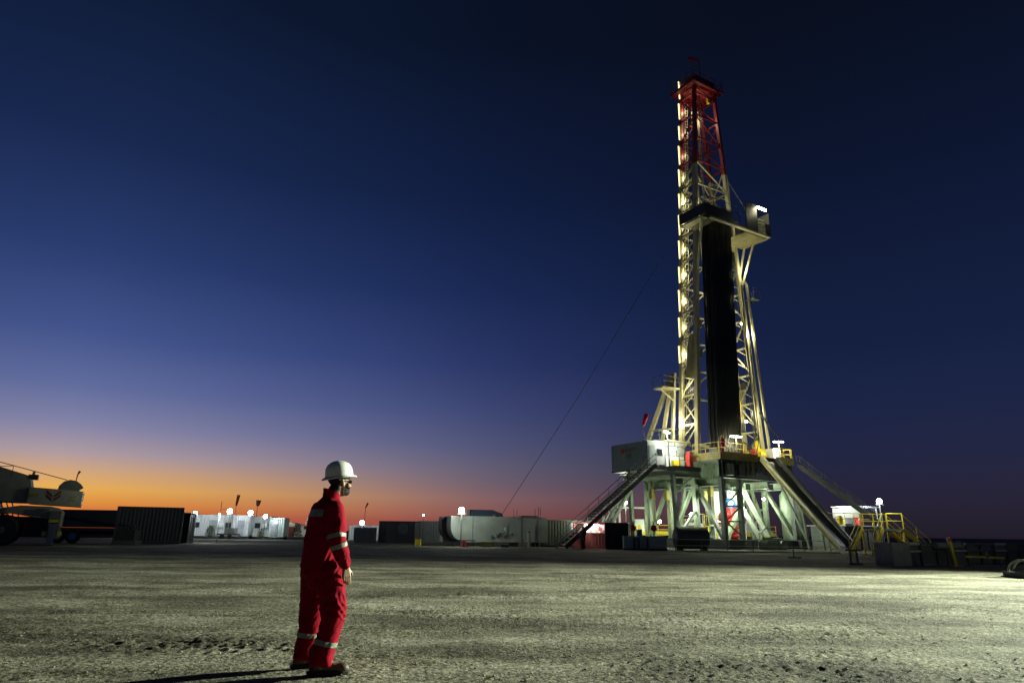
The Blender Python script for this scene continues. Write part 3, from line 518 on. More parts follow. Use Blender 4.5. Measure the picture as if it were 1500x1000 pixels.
lm = part('tube_lamp', MB().box((8.9, -.75, 36.85), (1.5, .18, .18)), emat('tube_glow_white', LAMPW, 45), mk); bulb_or_fill(mast, (8.7, -1.0, 36.6), 40, LAMPW, .2); bulb_or_fill(mast, (9.0, 2.2, 30.5), 200, LAMPW, .2)
# stand-off basket and standpipes on the right leg
bk = part('basket', MB().b2((XR(27) + .5, 2.2, 27.2), (XR(27) + 1.7, 3.4, 27.3)).bar((XR(26.5), 3.2, 26.6), (XR(27) + 1.4, 2.8, 27.2), .09), GREYSTEEL, mast)
for dx, dy in ((.55, 2.25), (1.65, 2.25), (1.65, 3.35)): part('railing_post', MB().tube([(XR(27) + dx, dy, 27.3), (XR(27) + dx, dy, 28.5)], .03, 6), GREYSTEEL, bk)
part('rail', MB().tube([(XR(27) + .55, 2.25, 28.5), (XR(27) + 1.65, 2.25, 28.5), (XR(27) + 1.65, 3.35, 28.5)], .03, 6), GREYSTEEL, bk)
for dx in (.45, .7): part('standpipe', MB().tube([(XR(9) + dx, 3.0, 9), (XR(29) + dx, 3.0, 29), (XR(29.4) + dx - .15, 3.1, 29.5), (XR(29.3) + dx - .4, 3.2, 29.3)], .085, 8), CREAM, mast, True)
for p in (((.2, 5.2, 12.5), 420), ((6.2, 4.4, 13.5), 520), ((8.6, 4.6, 20), 260), ((6.6, 4.6, 27), 260), ((9.2, 3.0, 14), 330), ((9.6, 2.9, 23), 340), ((1.2, 4.3, 16), 160)): bulb_or_fill(mast, p[0], p[1], LAMPW, .3)  # added fill lights that warm the legs, no lamps stand here
# ---- racked pipes
pm = MB(); pm.tube([(0, 0, 0), (0, 0, .35), (0, 0, .45), (0, 0, 8.9), (0, 0, 9.0), (0, 0, 9.5), (0, 0, 9.6), (0, 0, 18.2), (0, 0, 18.3), (0, 0, 18.9), (0, 0, 19), (0, 0, 26.6), (0, 0, 26.7), (0, 0, 27.1)], .064, 8, [.085, .085, .066, .066, .085, .085, .066, .066, .085, .085, .066, .066, .085, .085])
pipe_me = mesh_of('drill_pipe_stand', pm, PIPE, smooth=True)
for i in range(15):
    for j in range(6):
        b0 = Vector((1.3 + i * .238 + .11 * (j % 2) + random.uniform(-.02, .02), 1.3 + j * .24, DK + .004)); t0 = Vector((2.35 + i * .238 + .11 * (j % 2) + random.uniform(-.02, .02), 1.15 + j * .25, 35.6 + random.uniform(-.25, .25))); d = RIGM.to_3x3() @ (t0 - b0)
        o = link('drill_pipe_stand', pipe_me); o.location = RIGM @ b0; o.rotation_euler = d.to_track_quat('Z', 'Y').to_euler(); props(o, 'dark steel drill pipe stand racked upright in the mast', 'drill pipe', 'drill pipe stands racked in the mast')
# ---- travelling block, ropes, hoses
tb = rthing('travelling_block', 'yellow travelling block hanging on ropes inside the mast', 'pulley block', (8.1, 4.4, 14.4))
part('block_body', MB().lathe([(.12, 14.4), (.42, 14.6), (.5, 15.2), (.42, 16), (.2, 16.2)], (8.1, 4.4, 0), 'Z', 16), YELLOW, tb, True); part('sheave', MB().lathe([(.1, -.12), (.6, -.12), (.55, 0), (.6, .12), (.1, .12)], (8.1, 4.4, 16.8), 'X', 18), DARKSTEEL, tb, True)
for dx in (-.25, -.1, .1, .25): part('wire_rope', MB().tube([(8.1 + dx, 4.4, 16.9), (6 + dx, 4.6, 55)], .025, 6), CABLEM, tb)
td = rthing('top_drive', 'grey top drive motor on the guide rails behind the pipes', 'top drive', (5.8, 4.6, 15)); part('motor', MB().b2((5.2, 4.2, 16.5), (6.4, 5.0, 18.6)), GREYSTEEL, td); part('gearbox', MB().b2((5.35, 4.3, 15.2), (6.25, 4.95, 16.45)), WHITEP, td); part('quill', MB().tube([(5.8, 4.6, 15.2), (5.8, 4.6, 13.2)], .12, 10), DARKSTEEL, td)
for i, (pts, r, lab) in enumerate((([(9.3, 3.2, 29), (8.9, 2.9, 22), (8.9, 2.8, 14), (8.6, 2.7, 11.4), (7.9, 2.8, 10.4), (7.2, 3.2, 10.8)], .07, 'black rotary hose looping down beside the racked pipes'), ([(10.2, 3.1, 14.2), (11.3, 2.7, 12.6), (12.2, 2.3, 11.2), (12.3, 2.2, 9.6), (12.0, 2.3, 8.2)], .08, 'black hose arching out over the ramp side of the drill floor'), ([(9.5, 3.0, 26), (9.2, 2.7, 18), (9.1, 2.6, 12), (8.7, 2.6, 10)], .05, 'thin black service hose hanging between mast leg and racked pipes'))):
    P = []
    for k in range(len(pts) - 1):
        p0, p1, p2, p3 = [Vector(pts[max(0, min(len(pts) - 1, k + q))]) for q in (-1, 0, 1, 2)]
        for s in range(6): t = s / 6; P.append(.5 * ((2 * p1) + (p2 - p0) * t + (2 * p0 - 5 * p1 + 4 * p2 - p3) * t * t + (3 * p1 - p0 - 3 * p2 + p3) * t ** 3))
    rmesh('hose', MB().tube(P + [Vector(pts[-1])], r, 8), BLACKRUB, pts[-1], lab, 'hose', smooth=True)
gw = link('guy_wire', mesh_of('guy_wire', MB().tube([(17.8, 73, 33), (8.2, 80, 17.3), (-1.4, 88, 2.9), (-2.9, 89.2, 0)], .03, 6), CABLEM, (-2.9, 89.2, 0))); gw.location = (-2.9, 89.2, 0); props(gw, 'long taut guy wire from the mast down to the ground', 'cable')
# ---- V-door ramp and stairs
rp = rthing('pipe_ramp', 'steep pale green pipe ramp from the drill floor to the ground', 'ramp', (6.6, -7.6, 0))
part('ramp_plate', MB().bar((6.7, -.25, 8.35), (6.7, -7.5, .35), 1.9, .12), DARKSTEEL, rp)
for x in (5.55, 7.85): part('side_beam', MB().ibeam((x, -.22, 8.75), (x, -7.6, .3), .3, .55), CREAM if x < 6 else GREYSTEEL, rp)
for k in range(6): t = .1 + k * .16; part('cross_tie', MB().bar((5.7, -.3 - 7.2 * t, 8.2 - 7.9 * t), (7.7, -.3 - 7.2 * t, 8.2 - 7.9 * t), .16), GREENSTEEL, rp)
for a, b in (((5.6, -4.2, 4.0), (5.6, -4.6, .02)), ((7.8, -4.2, 4.0), (7.8, -4.6, .02)), ((5.6, -2.2, 5.9), (5.6, -4.5, .8)), ((7.8, -6.9, 1.0), (7.8, -5, .02))): pbar('ramp_prop', a, b, .2, GREENSTEEL, rp)
def stair(name, label, top, bot, width, m, group=None, step=.24, rails=True, landing=None):
    top, bot = Vector(top), Vector(bot); t = rthing(name, label, 'stairs', tuple(bot), group); d = bot - top; hz = Vector((d.x, d.y, 0)).normalized(); sd = Vector((-hz.y, hz.x, 0)); n = int((top.z - bot.z) / step)
    for s in (-1, 1): part('stringer', MB().bar(top + sd * s * width / 2, bot + sd * s * width / 2 + Vector((0, 0, .12)), .07, .36), m, t)
    for k in range(n):
        c = top.lerp(bot, (k + .5) / n); part('tread', MB().box(c, (.26, width - .08, .035), math.atan2(hz.y, hz.x)), GRATE if m is not YELLOW else m, t)
    if rails:
        for s in (-1, 1):
            o = sd * s * (width / 2 + .03); q = max(2, int(d.length / 1.3))
            for k in range(q + 1): c = top.lerp(bot, k / q) + o; part('railing_post', MB().tube([c, c + Vector((0, 0, 1.05))], .03, 6), m, t)
            for z in (1.05, .55): part('handrail', MB().tube([top + o + Vector((0, 0, z)), bot + o + Vector((0, 0, z))], .03, 6), m, t)
    return t
stair('rig_stairs', 'long dark steel stairway from the ground up to the lit cabin', (-6.2, 2.9, 7.5), (-16.7, 2.9, 0), 1.35, DARKSTEEL)
stair('rig_stairs', 'dark steel stairway behind the pipe ramp, down to the mud tanks', (10.9, -.6, 8.2), (13.1, -6.9, 2.4), 1.0, DARKSTEEL)
stair('rig_stairs', 'slim rear stairway sloping down under the side wing', (-2.6, 9.2, 7.0), (-8.5, 8.6, 0), .8, GREENSTEEL)

# ================================================================ LAMPS
def floodlight(name, label, loc, h, power, rgb, group=None, size=.36, frame='world', base=None, aim=None, em=70, spot=None, two=False):
    t = thing(name, label, 'floodlight', loc, 0, group)
    part('pole', MB().tube([(0, 0, 0), (0, 0, h)], .045, 8), GREYSTEEL, t); part('yoke', MB().bar((-size * .6, 0, h), (size * .6, 0, h), .05), GREYSTEEL, t)
    a = aim or (0, -1)
    d = Vector((a[0], a[1], 0)).normalized(); ang = math.atan2(d.y, d.x)
    hd = part('housing', MB().box((-d.x * .09, -d.y * .09, h + size * .5), (.16, size * .6, size * .5), ang), DARKSTEEL, t)
    part('lens', MB().ell((d.x * .05, d.y * .05, h + size * .5), (size * .33, size * .4, size * .4), Matrix.Rotation(ang, 3, 'Z')), emat('lens_%d_%d' % (int(rgb[2] * 100), em), rgb, em), hd, True)
    bulb_or_fill(t, (d.x * .5, d.y * .5, h + size * .5), power, rgb, .18)
    return t
def tube_light(label, base, h, power, rgb, L=1.2, rz=0):
    t = rthing('tube_floodlight', label, 'floodlight', base); x, y, z = base
    part('pole', MB().tube([(x, y, z), (x, y, z + h)], .04, 8), GREYSTEEL, t); part('housing', MB().box((x, y, z + h + .14), (L, .3, .08), rz), GREYSTEEL, t)
    part('tube', MB().box((x, y, z + h + .05), (L * .96, .24, .09), rz), emat('floor_tube_glow', rgb, 40), t); bulb_or_fill(t, (x, y - .1, z + h - .25), power, rgb, .3)
tube_light('bright tube floodlight above the driller cabin roof', (-3.6, 3.3, 10.3), .55, 320, LAMPG, 1.3, .5)
tube_light('bright tube floodlight at the drill floor rail in front of the pipes', (2.6, .15, DK + .01), 1.75, 420, LAMPW, 1.2, -.3)
tube_light('bright tube floodlight at the drill floor corner beside the hose', (9.2, .3, DK + .01), 1.75, 420, LAMPW, 1.1, -.3)
rloc = lambda x, y, z: tuple(RIGM @ Vector((x, y, z)))
def hang_lamp(label, p, power, rgb=LAMPG, r=.2):
    t = rthing('hanging_floodlight', label, 'floodlight', p); x, y, z = p
    part('bracket', MB().tube([(x, y, z + .25), (x, y, z + 1.0)], .035, 6), GREYSTEEL, t); part('lens', MB().ell((x, y, z), (r, r, r)), emat('hang_lens', rgb, 60), t, True); part('hood', MB().lathe([(.05, z + .28), (r * .9, z + .18), (r * 1.0, z + .12)], (x, y, 0), 'Z', 14), DARKSTEEL, t, True)
    bulb_or_fill(t, (x + .05, y - .32, z - .25), power, rgb, .25)
hang_lamp('white floodlight hanging between the side wing legs', (-1.7, 4.6, 4.0), 480)
hang_lamp('white floodlight hanging beside the blue and red blowout stack', (2.9, 1.7, 4.3), 1100)
hang_lamp('small white floodlight hung low behind the chain hoists', (2.0, 10.9, 2.6), 250)
hang_lamp('white floodlight hidden behind the ramp side beam', (9.0, 2.6, 4.9), 420, r=.14)
hang_lamp('white floodlight under the drill floor beside the slanted legs', (4.7, 3.2, 5.1), 600, r=.13)
# ================================================================ BLOWOUT STACK
bp = rthing('blowout_stack', 'blue and red blowout preventer stack under the drill floor', 'blowout preventer', (6.7, 5, 0))
for z0, z1, r, m in ((.02, 1.0, .5, REDP), (1.0, 1.3, .7, REDP), (1.3, 2.6, .5, REDP), (2.6, 2.9, .72, REDP), (2.9, 4.0, .6, REDP), (4.0, 4.9, .66, BLUEP), (4.9, 5.7, .36, WHITEP)): part('stack_section', MB().lathe([(r * .92, z0), (r, z0 + .06), (r, z1 - .06), (r * .92, z1)], (6.7, 5, 0), 'Z', 18), m, bp, True)
for dx in (-1.05, 1.05): part('ram_cylinder', MB().lathe([(.26, -.5), (.3, -.4), (.3, .4), (.2, .5)], (6.7 + dx, 5, 3.3), 'X', 14), REDP, bp, True)
for dx in (-1.5, 1.3): part('side_panel', MB().b2((6.7 + dx, 5.8, .3), (6.7 + dx + .9, 5.95, 5.7)), WHITEP, bp)
# ================================================================ CONTAINERS
def corr(L, H, y, pitch=.28, dep=.045, axis='x', x0=None):      # corrugated sheet with thickness, from -L/2..L/2, z 0..H
    mb = MB(); n = max(2, round(L / pitch)); prof = []
    for k in range(n):
        a = -L / 2 + k * L / n; p = L / n; prof += [(a, 0), (a + p * .3, 0), (a + p * .5, 1), (a + p * .8, 1)]
    prof.append((L / 2, 0)); s = 1 if y > 0 else -1; P = []
    for z in (0, H):
        for x, d in prof: P.append((x, y - s * dep * d, z)); 
        for x, d in prof: P.append((x, y - s * (dep + .03), z))
    m = len(prof); F = []
    for i in range(m - 1): F += [(i, i + 1, 2 * m + i + 1, 2 * m + i), (m + i + 1, m + i, 3 * m + i, 3 * m + i + 1), (2 * m + i, 2 * m + i + 1, 3 * m + i + 1, 3 * m + i), (i + 1, i, m + i, m + i + 1)]
    F += [(0, 2 * m, 3 * m, m), (m - 1, 2 * m - 1, 4 * m - 1, 3 * m - 1)]; mb.add(P, F)
    if axis == 'y': mb.v = [(-q[1], q[0], q[2]) for q in mb.v]
    return mb
def container(name, label, loc, rz, L, W, H, m, group=None, cat='container', frame_m=None, doors='+x', front=True, feet=0.):
    t = thing(name, label, cat, loc, rz, group); fm = frame_m or m; z0 = .15 + feet
    def up(mb): mb.v = [(q[0], q[1], q[2] + z0) for q in mb.v]; return mb
    for s in (-1, 1):
        if s < 0 and not front: continue
        part('side_wall', up(corr(L - .24, H - .3, s * (W / 2 - .01))), m, t)
    for e in ('+x', '-x'):
        sg = 1 if e == '+x' else -1
        if doors == e:
            for s in (-1, 1):
                dr = part('door', MB().box((sg * (L / 2 - .05), s * (W / 4 - .03), z0 + (H - .3) / 2), (.05, W / 2 - .14, H - .34)), m, t)
                for q in (.15, .33): part('lock_rod', MB().tube([(sg * (L / 2 - .005), s * W * q, z0 + .05), (sg * (L / 2 - .005), s * W * q, z0 + H - .4)], .018, 6), GREYSTEEL, dr)
        else: part('end_wall', up(corr(W - .24, H - .3, -sg * (L / 2 - .01) if True else 0, axis='y')), m, t)
    part('roof', MB().box((0, 0, z0 + H - .2), (L - .02, W - .02, .06)), m, t)
    part('floor', MB().box((0, 0, z0 - .02), (L - .05, W - .05, .08)), DARKSTEEL, t)
    for sx_ in (-1, 1):
        for sy_ in (-1, 1): part('corner_post', MB().box((sx_ * (L / 2 - .065), sy_ * (W / 2 - .065), z0 + (H - .2) / 2 - .07), (.13, .13, H - .1)), fm, t)
    for s in (-1, 1):
        part('bottom_rail', MB().box((0, s * (W / 2 - .05), z0 - .07), (L - .26, .1, .14)), fm, t); part('top_rail', MB().box((0, s * (W / 2 - .05), z0 + H - .235), (L - .26, .1, .13)), fm, t)
        if feet: part('skid', MB().box((0, s * (W / 2 - .3), feet / 2), (L - .1, .2, feet)), DARKSTEEL, t)
    return t
def rcont(*a, base, rz=0, **k): return container(*a[:2], rloc(*base), RIGA + rz, *a[2:], **k)
# the doghouse on the side wing
dh = rcont('doghouse', 'grey green corrugated doghouse container with red lettering on the side wing', 5.2, 2.45, 2.6, mat('doghouse_green', (.17, .22, .21), .5, var=.12), cat='cabin', base=(-4.75, 6.35, 7.365), rz=math.pi / 2, doors=None)
LETT = mat('red_lettering', (.4, .02, .03), .6); LETB = mat('brown_lettering', (.22, .09, .03), .6); LETK = mat('dark_lettering', (.02, .02, .02), .6)
def text(s, size, m, parent, M, name='lettering', ext=.006):
    cu = bpy.data.curves.new(name, 'FONT'); cu.body = s; cu.size = size; cu.extrude = ext; cu.align_x = 'CENTER'; o = bpy.data.objects.new(name, cu); COL.objects.link(o)
    dg = bpy.context.evaluated_depsgraph_get(); me = bpy.data.meshes.new_from_object(o.evaluated_get(dg)); bpy.data.objects.remove(o); me.materials.clear(); me.materials.append(m); q = link(name, me, parent); q.matrix_local = M; return q
FM = Matrix.Translation((.15, 1.235, 0)) @ Matrix.Rotation(math.pi, 4, 'Z') @ Matrix.Rotation(math.pi / 2, 4, 'X')
eb = MB().lathe([(.13, 0), (.27, 0), (.27, .02), (.13, .02)], (0, 0, 0), 'Z', 18); em_ = part('emblem', eb, LETT, dh); em_.matrix_local = FM @ Matrix.Translation((-.72, 1.85, .0))
bb = MB()
for k in range(9): bb.box((-.25 + k * .19, 1.88 + .012 * k, .01), (.13, .2 + .05 * (k % 3 == 0), .02))
q = part('wordmark', bb, LETB, dh); q.matrix_local = FM
text('F23', .55, LETK, dh, FM @ Matrix.Translation((.15, 1.12, .01)))
# bright end wall with door and window
part('end_panel', MB().box((-2.64, 0, 1.5), (.05, 2.2, 2.3)), WHITEP, dh); part('door', MB().box((-2.68, .55, 1.25), (.04, .75, 1.9)), mat('pale_door', (.5, .56, .58), .5), dh)
wn = part('window', MB().box((-2.68, -.45, 1.55), (.04, .7, .7)), GREYSTEEL, dh); part('pane', MB().box((-2.702, -.45, 1.55), (.01, .6, .6)), GLASSD, wn)
dc = rthing('driller_cabin', 'brightly lit white driller cabin with dark windows beside the doghouse', 'cabin', (-1.6, 5.4, 7.6))
part('wall', MB().b2((-3.0, 4.2, 7.604), (-.5, 6.8, 10.1)), WHITEP, dc); part('roof', MB().b2((-3.4, 3.4, 10.104), (-.3, 7.0, 10.22)), CREAM, dc)
for x0, x1 in ((-2.85, -1.75), (-1.6, -.65)): wf = part('window', MB().b2((x0, 4.15, 8.75), (x1, 4.197, 9.75)), GREYSTEEL, dc); part('pane', MB().b2((x0 + .06, 4.14, 8.81), (x1 - .06, 4.148, 9.69)), mat('lit_pane', (.4, .45, .4), .15), wf)
part('door', MB().b2((-.496, 4.5, 7.65), (-.45, 5.3, 9.6)), GREYSTEEL, dc); part('post', MB().tube([(-3.3, 3.45, 7.6), (-3.3, 3.45, 10.1)], .07, 8), GREYSTEEL, dc); part('heater', MB().b2((-2.4, 3.7, 7.61), (-1.5, 4.1, 8.3)), YELLOW, dc)
railing(dc, [((-3.35, 3.45, 10.22), (-.35, 3.45, 10.22)), ((-3.35, 3.45, 10.22), (-3.35, 6.95, 10.22))], GREYSTEEL, 1.1, 1.0)
hang_lamp('small lamp under the cabin roof edge', (-2.7, 3.2, 9.35), 190, (1., 1., .9), .1)
def windsock(label, loc, h, m, L=1.5, dirv=(.5, 0, .9), group=None, r=.2):
    t = thing('windsock', label, 'windsock', loc, 0, group); part('pole', MB().tube([(0, 0, 0), (0, 0, h)], .04, 6), GREYSTEEL, t); d = Vector(dirv).normalized() * L; p = Vector((0, 0, h))
    part('sock', MB().tube([p, p + d * .33, p + d * .66, p + d], 0, 12, [r * .55, r * .75, r * .9, r]), m, t, True); return t
SOCK = mat('red_sock', (.6, .02, .03), .7); DSOCK = mat('dull_red_sock', (.16, .03, .02), .8)
windsock('red windsock on a pole above the doghouse', rloc(-5.6, 4.4, 9.95), 1.6, SOCK, 1.15, (.35, .1, .95), r=.24)
windsock('small red windsock at the very top of the mast', rloc(5.3, 3.4, 55.5), 2.6, SOCK, 1.3, (-.95, .1, .25), r=.22)
# ================================================================ THINGS AT THE FOOT OF THE RIG
gc = container('olive_container', 'olive corrugated container with a small lit sign beside the stairway', (4.9, 66.5, 0), rad(4), 6.0, 2.44, 2.35, GREENC, feet=.12); part('lit_sign', MB().box((1.2, -1.26, 1.9), (.55, .05, .6)), emat('sign_glow', (.9, 1, .95), 3), gc); bulb_or_fill(gc, (1.4, -2.2, 2.9), 60, LAMPG, .15)  # light before the wall is plain fill, no lamp part
rc = container('workshop_container', 'red corrugated workshop container, open and brightly lit inside, below the stairway', (7.1, 60.6, 0), rad(-12), 2.9, 2.44, 2.2, REDC, doors=None, front=False, cat='workshop')
fr = corr(2.66, 1.15, -1.21); fr.v = [(a, b, c + .15) for a, b, c in fr.v]; part('half_wall', fr, REDC, rc); part('back_panel', MB().box((0, 1.05, 1.1), (2.6, .04, 1.8)), WHITEP, rc)
for k in range(7): part('shelf_tool', MB().box((-1.1 + k * .36, .85, 1.45 + .1 * (k % 3)), (.16, .14, .2 + .12 * (k % 2))), (GREYSTEEL, YELLOW, REDP)[k % 3], rc)
part('shelf', MB().box((0, .85, 1.33), (2.5, .35, .04)), GREYSTEEL, rc); part('strip_lamp', MB().box((0, .2, 2.0), (1.4, .12, .07)), emat('workshop_tube', (1, .95, .9), 25), rc); bulb_or_fill(rc, (0, -.1, 1.85), 130, (1, .94, .88), .2); bulb_or_fill(rc, (-.3, -2.3, 2.2), 70, (1, .94, .88), .2)  # last light is fill on the red front, outside, without a lamp
container('dark_container', 'small near black steel container between the workshop and the green tank', (9.1, 57.9, 0), rad(-14), 1.9, 2.3, 2.15, mat('black_container', (.02, .02, .021), .6), doors='-x')
gt = thing('green_skid_tank', 'pale green skid tank carrying two red valves', 'tank', (10.9, 56.0, 0), rad(-4))
part('tank_body', MB().box((0, 0, .62), (3.4, 1.4, .95)), mat('pale_green_tank', (.30, .40, .35), .5, rust=.15), gt); part('skid', MB().box((0, 0, .07), (3.5, 1.2, .14)), DARKSTEEL, gt)
for x in (-.85, .8):
    v_ = part('valve', MB().ell((x, -.2, 1.72), (.26, .26, .26)), REDP, gt, True); part('valve_stem', MB().tube([(x, -.2, 1.1), (x, -.2, 2.2)], .06, 8).lathe([(.1, 2.18), (.22, 2.2), (.22, 2.24), (.1, 2.26)], (x, -.2, 0), 'Z', 14), GREYSTEEL, v_)
part('blue_drum', MB().lathe([(.22, 1.1), (.24, 1.12), (.24, 1.6), (.22, 1.62)], (-.4, -.35, 0), 'Z', 14), BLUEP, gt, True)
for x in (-.85, -.5, .2): part('pipe', MB().tube([(x, -.75, .1), (x, -.75, .95), (x, -.4, 1.05)], .07, 8), DARKSTEEL, gt, True)
hr = thing('hose_reel_drum', 'dark half round drum housing beside the rig base', 'drum', (14.6, 55.5, 0), rad(8))
part('housing', MB().lathe([(.05, -1.3), (.75, -1.28), (.85, -1.2), (.85, 1.2), (.75, 1.28), (.05, 1.3)], (0, 0, 1.0), 'X', 24), DARKSTEEL, hr, True)
for x in (-1.0, 1.0): part('leg', MB().box((x, 0, .35), (.14, 1.2, .7)), DARKSTEEL, hr)
part('end_cap', MB().lathe([(.05, -1.36), (.6, -1.36), (.62, -1.31)], (0, 0, 1.0), 'X', 24), GREYSTEEL, hr, True)
br = thing('cellar_barrier', 'low steel pipe barrier with thin posts along the front of the rig', 'barrier', (17.5, 52.5, 0), rad(3))
for x in range(-7, 8, 2): part('post', MB().tube([(x, 0, 0), (x, 0, .95)], .03, 6), GREYSTEEL, br)
for z in (.9, .45): part('rail', MB().tube([(-7, 0, z), (7, 0, z)], .025, 6), WHITEC, br)
part('kerb', MB().box((1.5, -.4, .05), (12, .25, .1)), CONCRETE, br)
pk = rmesh('mud_pump_skid', MB().b2((2.4, -2.6, .01), (5.2, -1.6, .7)).b2((2.7, -2.4, .7), (3.4, -1.8, 1.1)).tube([(3.4, -2.1, .95), (5, -2.1, .95), (5.3, -2.1, .3)], .12, 10).lathe([(.1, -.1), (.3, -.1), (.3, .1), (.1, .1)], (4.4, -2.65, .45), 'Y', 14), GREENSTEEL, (3.8, -2.1, 0), 'small pale green pump skid in front of the slanted legs', 'pump')
hs = rmesh('hose', MB().tube([(3.0, -1.2, .1), (3.2, -1.1, 1.4), (4.2, -1.2, 2.0), (5.2, -1.4, 1.3), (5.8, -1.6, .5), (6.2, -1.8, .1)], .09, 8), mat('white_hose', (.55, .56, .5), .6), (3, -1.2, 0), 'white hose arching over the pump skid', 'hose', smooth=True)
# pipework crowded under the floor
mf = rthing('pipe_manifold', 'crowded yellow and grey pipe manifold standing inside the substructure', 'manifold', (5, 8, 0)); R2 = random.Random(4)
for k in range(34):
    x, y = R2.uniform(.8, 9.8), R2.uniform(4.2, 10); z = R2.uniform(1.2, 3.4); w = R2.uniform(.6, 2.2); m = R2.choice((YELLOW, GREENSTEEL, WHITEP, GREYSTEEL, DULLYEL)); r = R2.uniform(.05, .13)
    part('pipe', MB().tube([(x, y, .02), (x, y, z), (x + w * R2.choice((-1, 1)), y, z)] if k % 3 else [(x, y, .02), (x, y, z), (x, y + w, z)], r, 8), m, mf, True)
    if k % 2: part('valve_wheel', MB().lathe([(.1, -.02), (.26, -.02), (.26, .02), (.1, .02)], (x, y - .15, z * .7), 'Y', 14), R2.choice((REDP, YELLOW, BLUEP)), mf)
ck = rthing('yellow_accumulator', 'bank of yellow upright bottles behind the green skid tank', 'accumulator', (-1.8, 12, 0))
for k in range(8): part('bottle', MB().lathe([(.2, .5), (.26, .6), (.26, 1.9), (.16, 2.15), (.06, 2.25)], (-4.2 + k * .62, 12, 0), 'Z', 14), YELLOW, ck, True)
part('rack', MB().b2((-4.6, 11.7, .02), (.5, 12.3, .48)), YELLOW, ck); bulb_or_fill(ck, (-2, 10.4, 3.2), 220, LAMPG, .2)  # added fill light that brightens the yellow bottles
cl = rthing('floor_winch', 'small grey air winch with drum behind the yellow rail', 'winch', (7.4, 2.6, DK)); part('drum', MB().lathe([(.3, -.4), (.3, -.36), (.18, -.35), (.18, .35), (.3, .36), (.3, .4)], (7.4, 2.6, DK + .5), 'X', 16), DARKSTEEL, cl, True); part('base', MB().b2((6.9, 2.3, DK + .003), (7.9, 2.9, DK + .18)), GREYSTEEL, cl)
for s_ in (-.45, .45): part('cheek', MB().b2((7.4 + s_ - .03, 2.35, DK + .18), (7.4 + s_ + .03, 2.85, DK + .85)), YELLOW, cl)
rn = rthing('iron_roughneck', 'yellow pipe wrench machine on the drill floor', 'machine', (9.2, 3.0, DK)); part('column', MB().b2((9.0, 2.8, DK + .003), (9.35, 3.15, DK + 2.2)), YELLOW, rn); part('arm', MB().b2((8.3, 2.85, DK + 1.2), (8.997, 3.1, DK + 1.5)), YELLOW, rn); part('jaw', MB().lathe([(.16, DK + 1.1), (.36, DK + 1.12), (.36, DK + 1.6), (.16, DK + 1.62)], (8.1, 2.98, 0), 'Z', 14), DARKSTEEL, rn, True)
# yellow gantry, white frames seen through the substructure
def gantry(loc, rz, L, label):
    t = thing('yellow_walkway', label, 'walkway', loc, rz)
    part('deck', MB().box((0, 0, 1.2), (L, 1.0, .1)), YELLOW, t)
    for k in range(int(L / 1.5) + 1): part('post', MB().tube([(-L / 2 + k * 1.5, -.45, 0), (-L / 2 + k * 1.5, -.45, 2.3)], .045, 6), YELLOW, t)
    for z in (2.3, 1.8): part('rail', MB().tube([(-L / 2, -.45, z), (L / 2, -.45, z)], .045, 6), YELLOW, t)
    part('side_board', MB().box((0, -.47, 1.45), (L, .04, .35)), YELLOW, t); return t
gantry((14.6, 82, 0), rad(3), 15, 'bright yellow railed walkway behind the green skid tank'); gantry((28, 84, 0), rad(6), 9, 'yellow railed walkway behind the slanted legs')
def floodlit(label, loc, h, p=1500, rgb=LAMPG, **k): return floodlight('floodlight', label, loc, h, p, rgb, **k)
floodlit('floodlight on a pole over the yellow walkway', (13.4, 79, 0), 4.6, 1000, LAMPG, size=.4); floodlit('floodlight on a pole behind the substructure', (21.4, 80.5, 0), 3.2, 350, LAMPB, size=.6); floodlit('floodlight on a pole beyond the slanted legs', (28, 80, 0), 4.4, 350, LAMPG, size=.35)
for (x, y, lab) in ((13.9, 77, 'white steel gantry seen through the side wing legs'), (27.3, 79, 'white steel gantry behind the slanted legs')):
    t = thing('white_gantry', lab, 'gantry', (x, y, 0), rad(6))
    for s in (-1.6, 1.6): part('post', MB().bar((s, 0, 0), (s, 0, 4.0), .2), WHITEP, t)
    part('crossbar', MB().bar((-2.6, 0, 4.1), (2.4, 0, 4.1), .2), WHITEP, t); part('panel', MB().box((.6, .1, 2.2), (1.3, .1, 1.3)), WHITEP, t)
tr_ = thing('lattice_pedestal', 'white lattice pedestal standing above the dark container', 'pedestal', (10.9, 75.5, 0))
for sx2 in (-1, 1):
    for sy2 in (-1, 1): part('leg', MB().bar((sx2 * 1.0, sy2 * .8, 0), (sx2 * .35, sy2 * .3, 4.6), .14), WHITEP, tr_)
for z0, z1 in ((.2, 2.2), (2.2, 4.2)):
    a, b = 1.0 - .65 * z0 / 4.6, 1.0 - .65 * z1 / 4.6
    part('brace', MB().bar((-a, -.7, z0), (b, -.5, z1), .1), WHITEP, tr_); part('brace', MB().bar((a, -.7, z0), (-b, -.5, z1), .1), WHITEP, tr_)
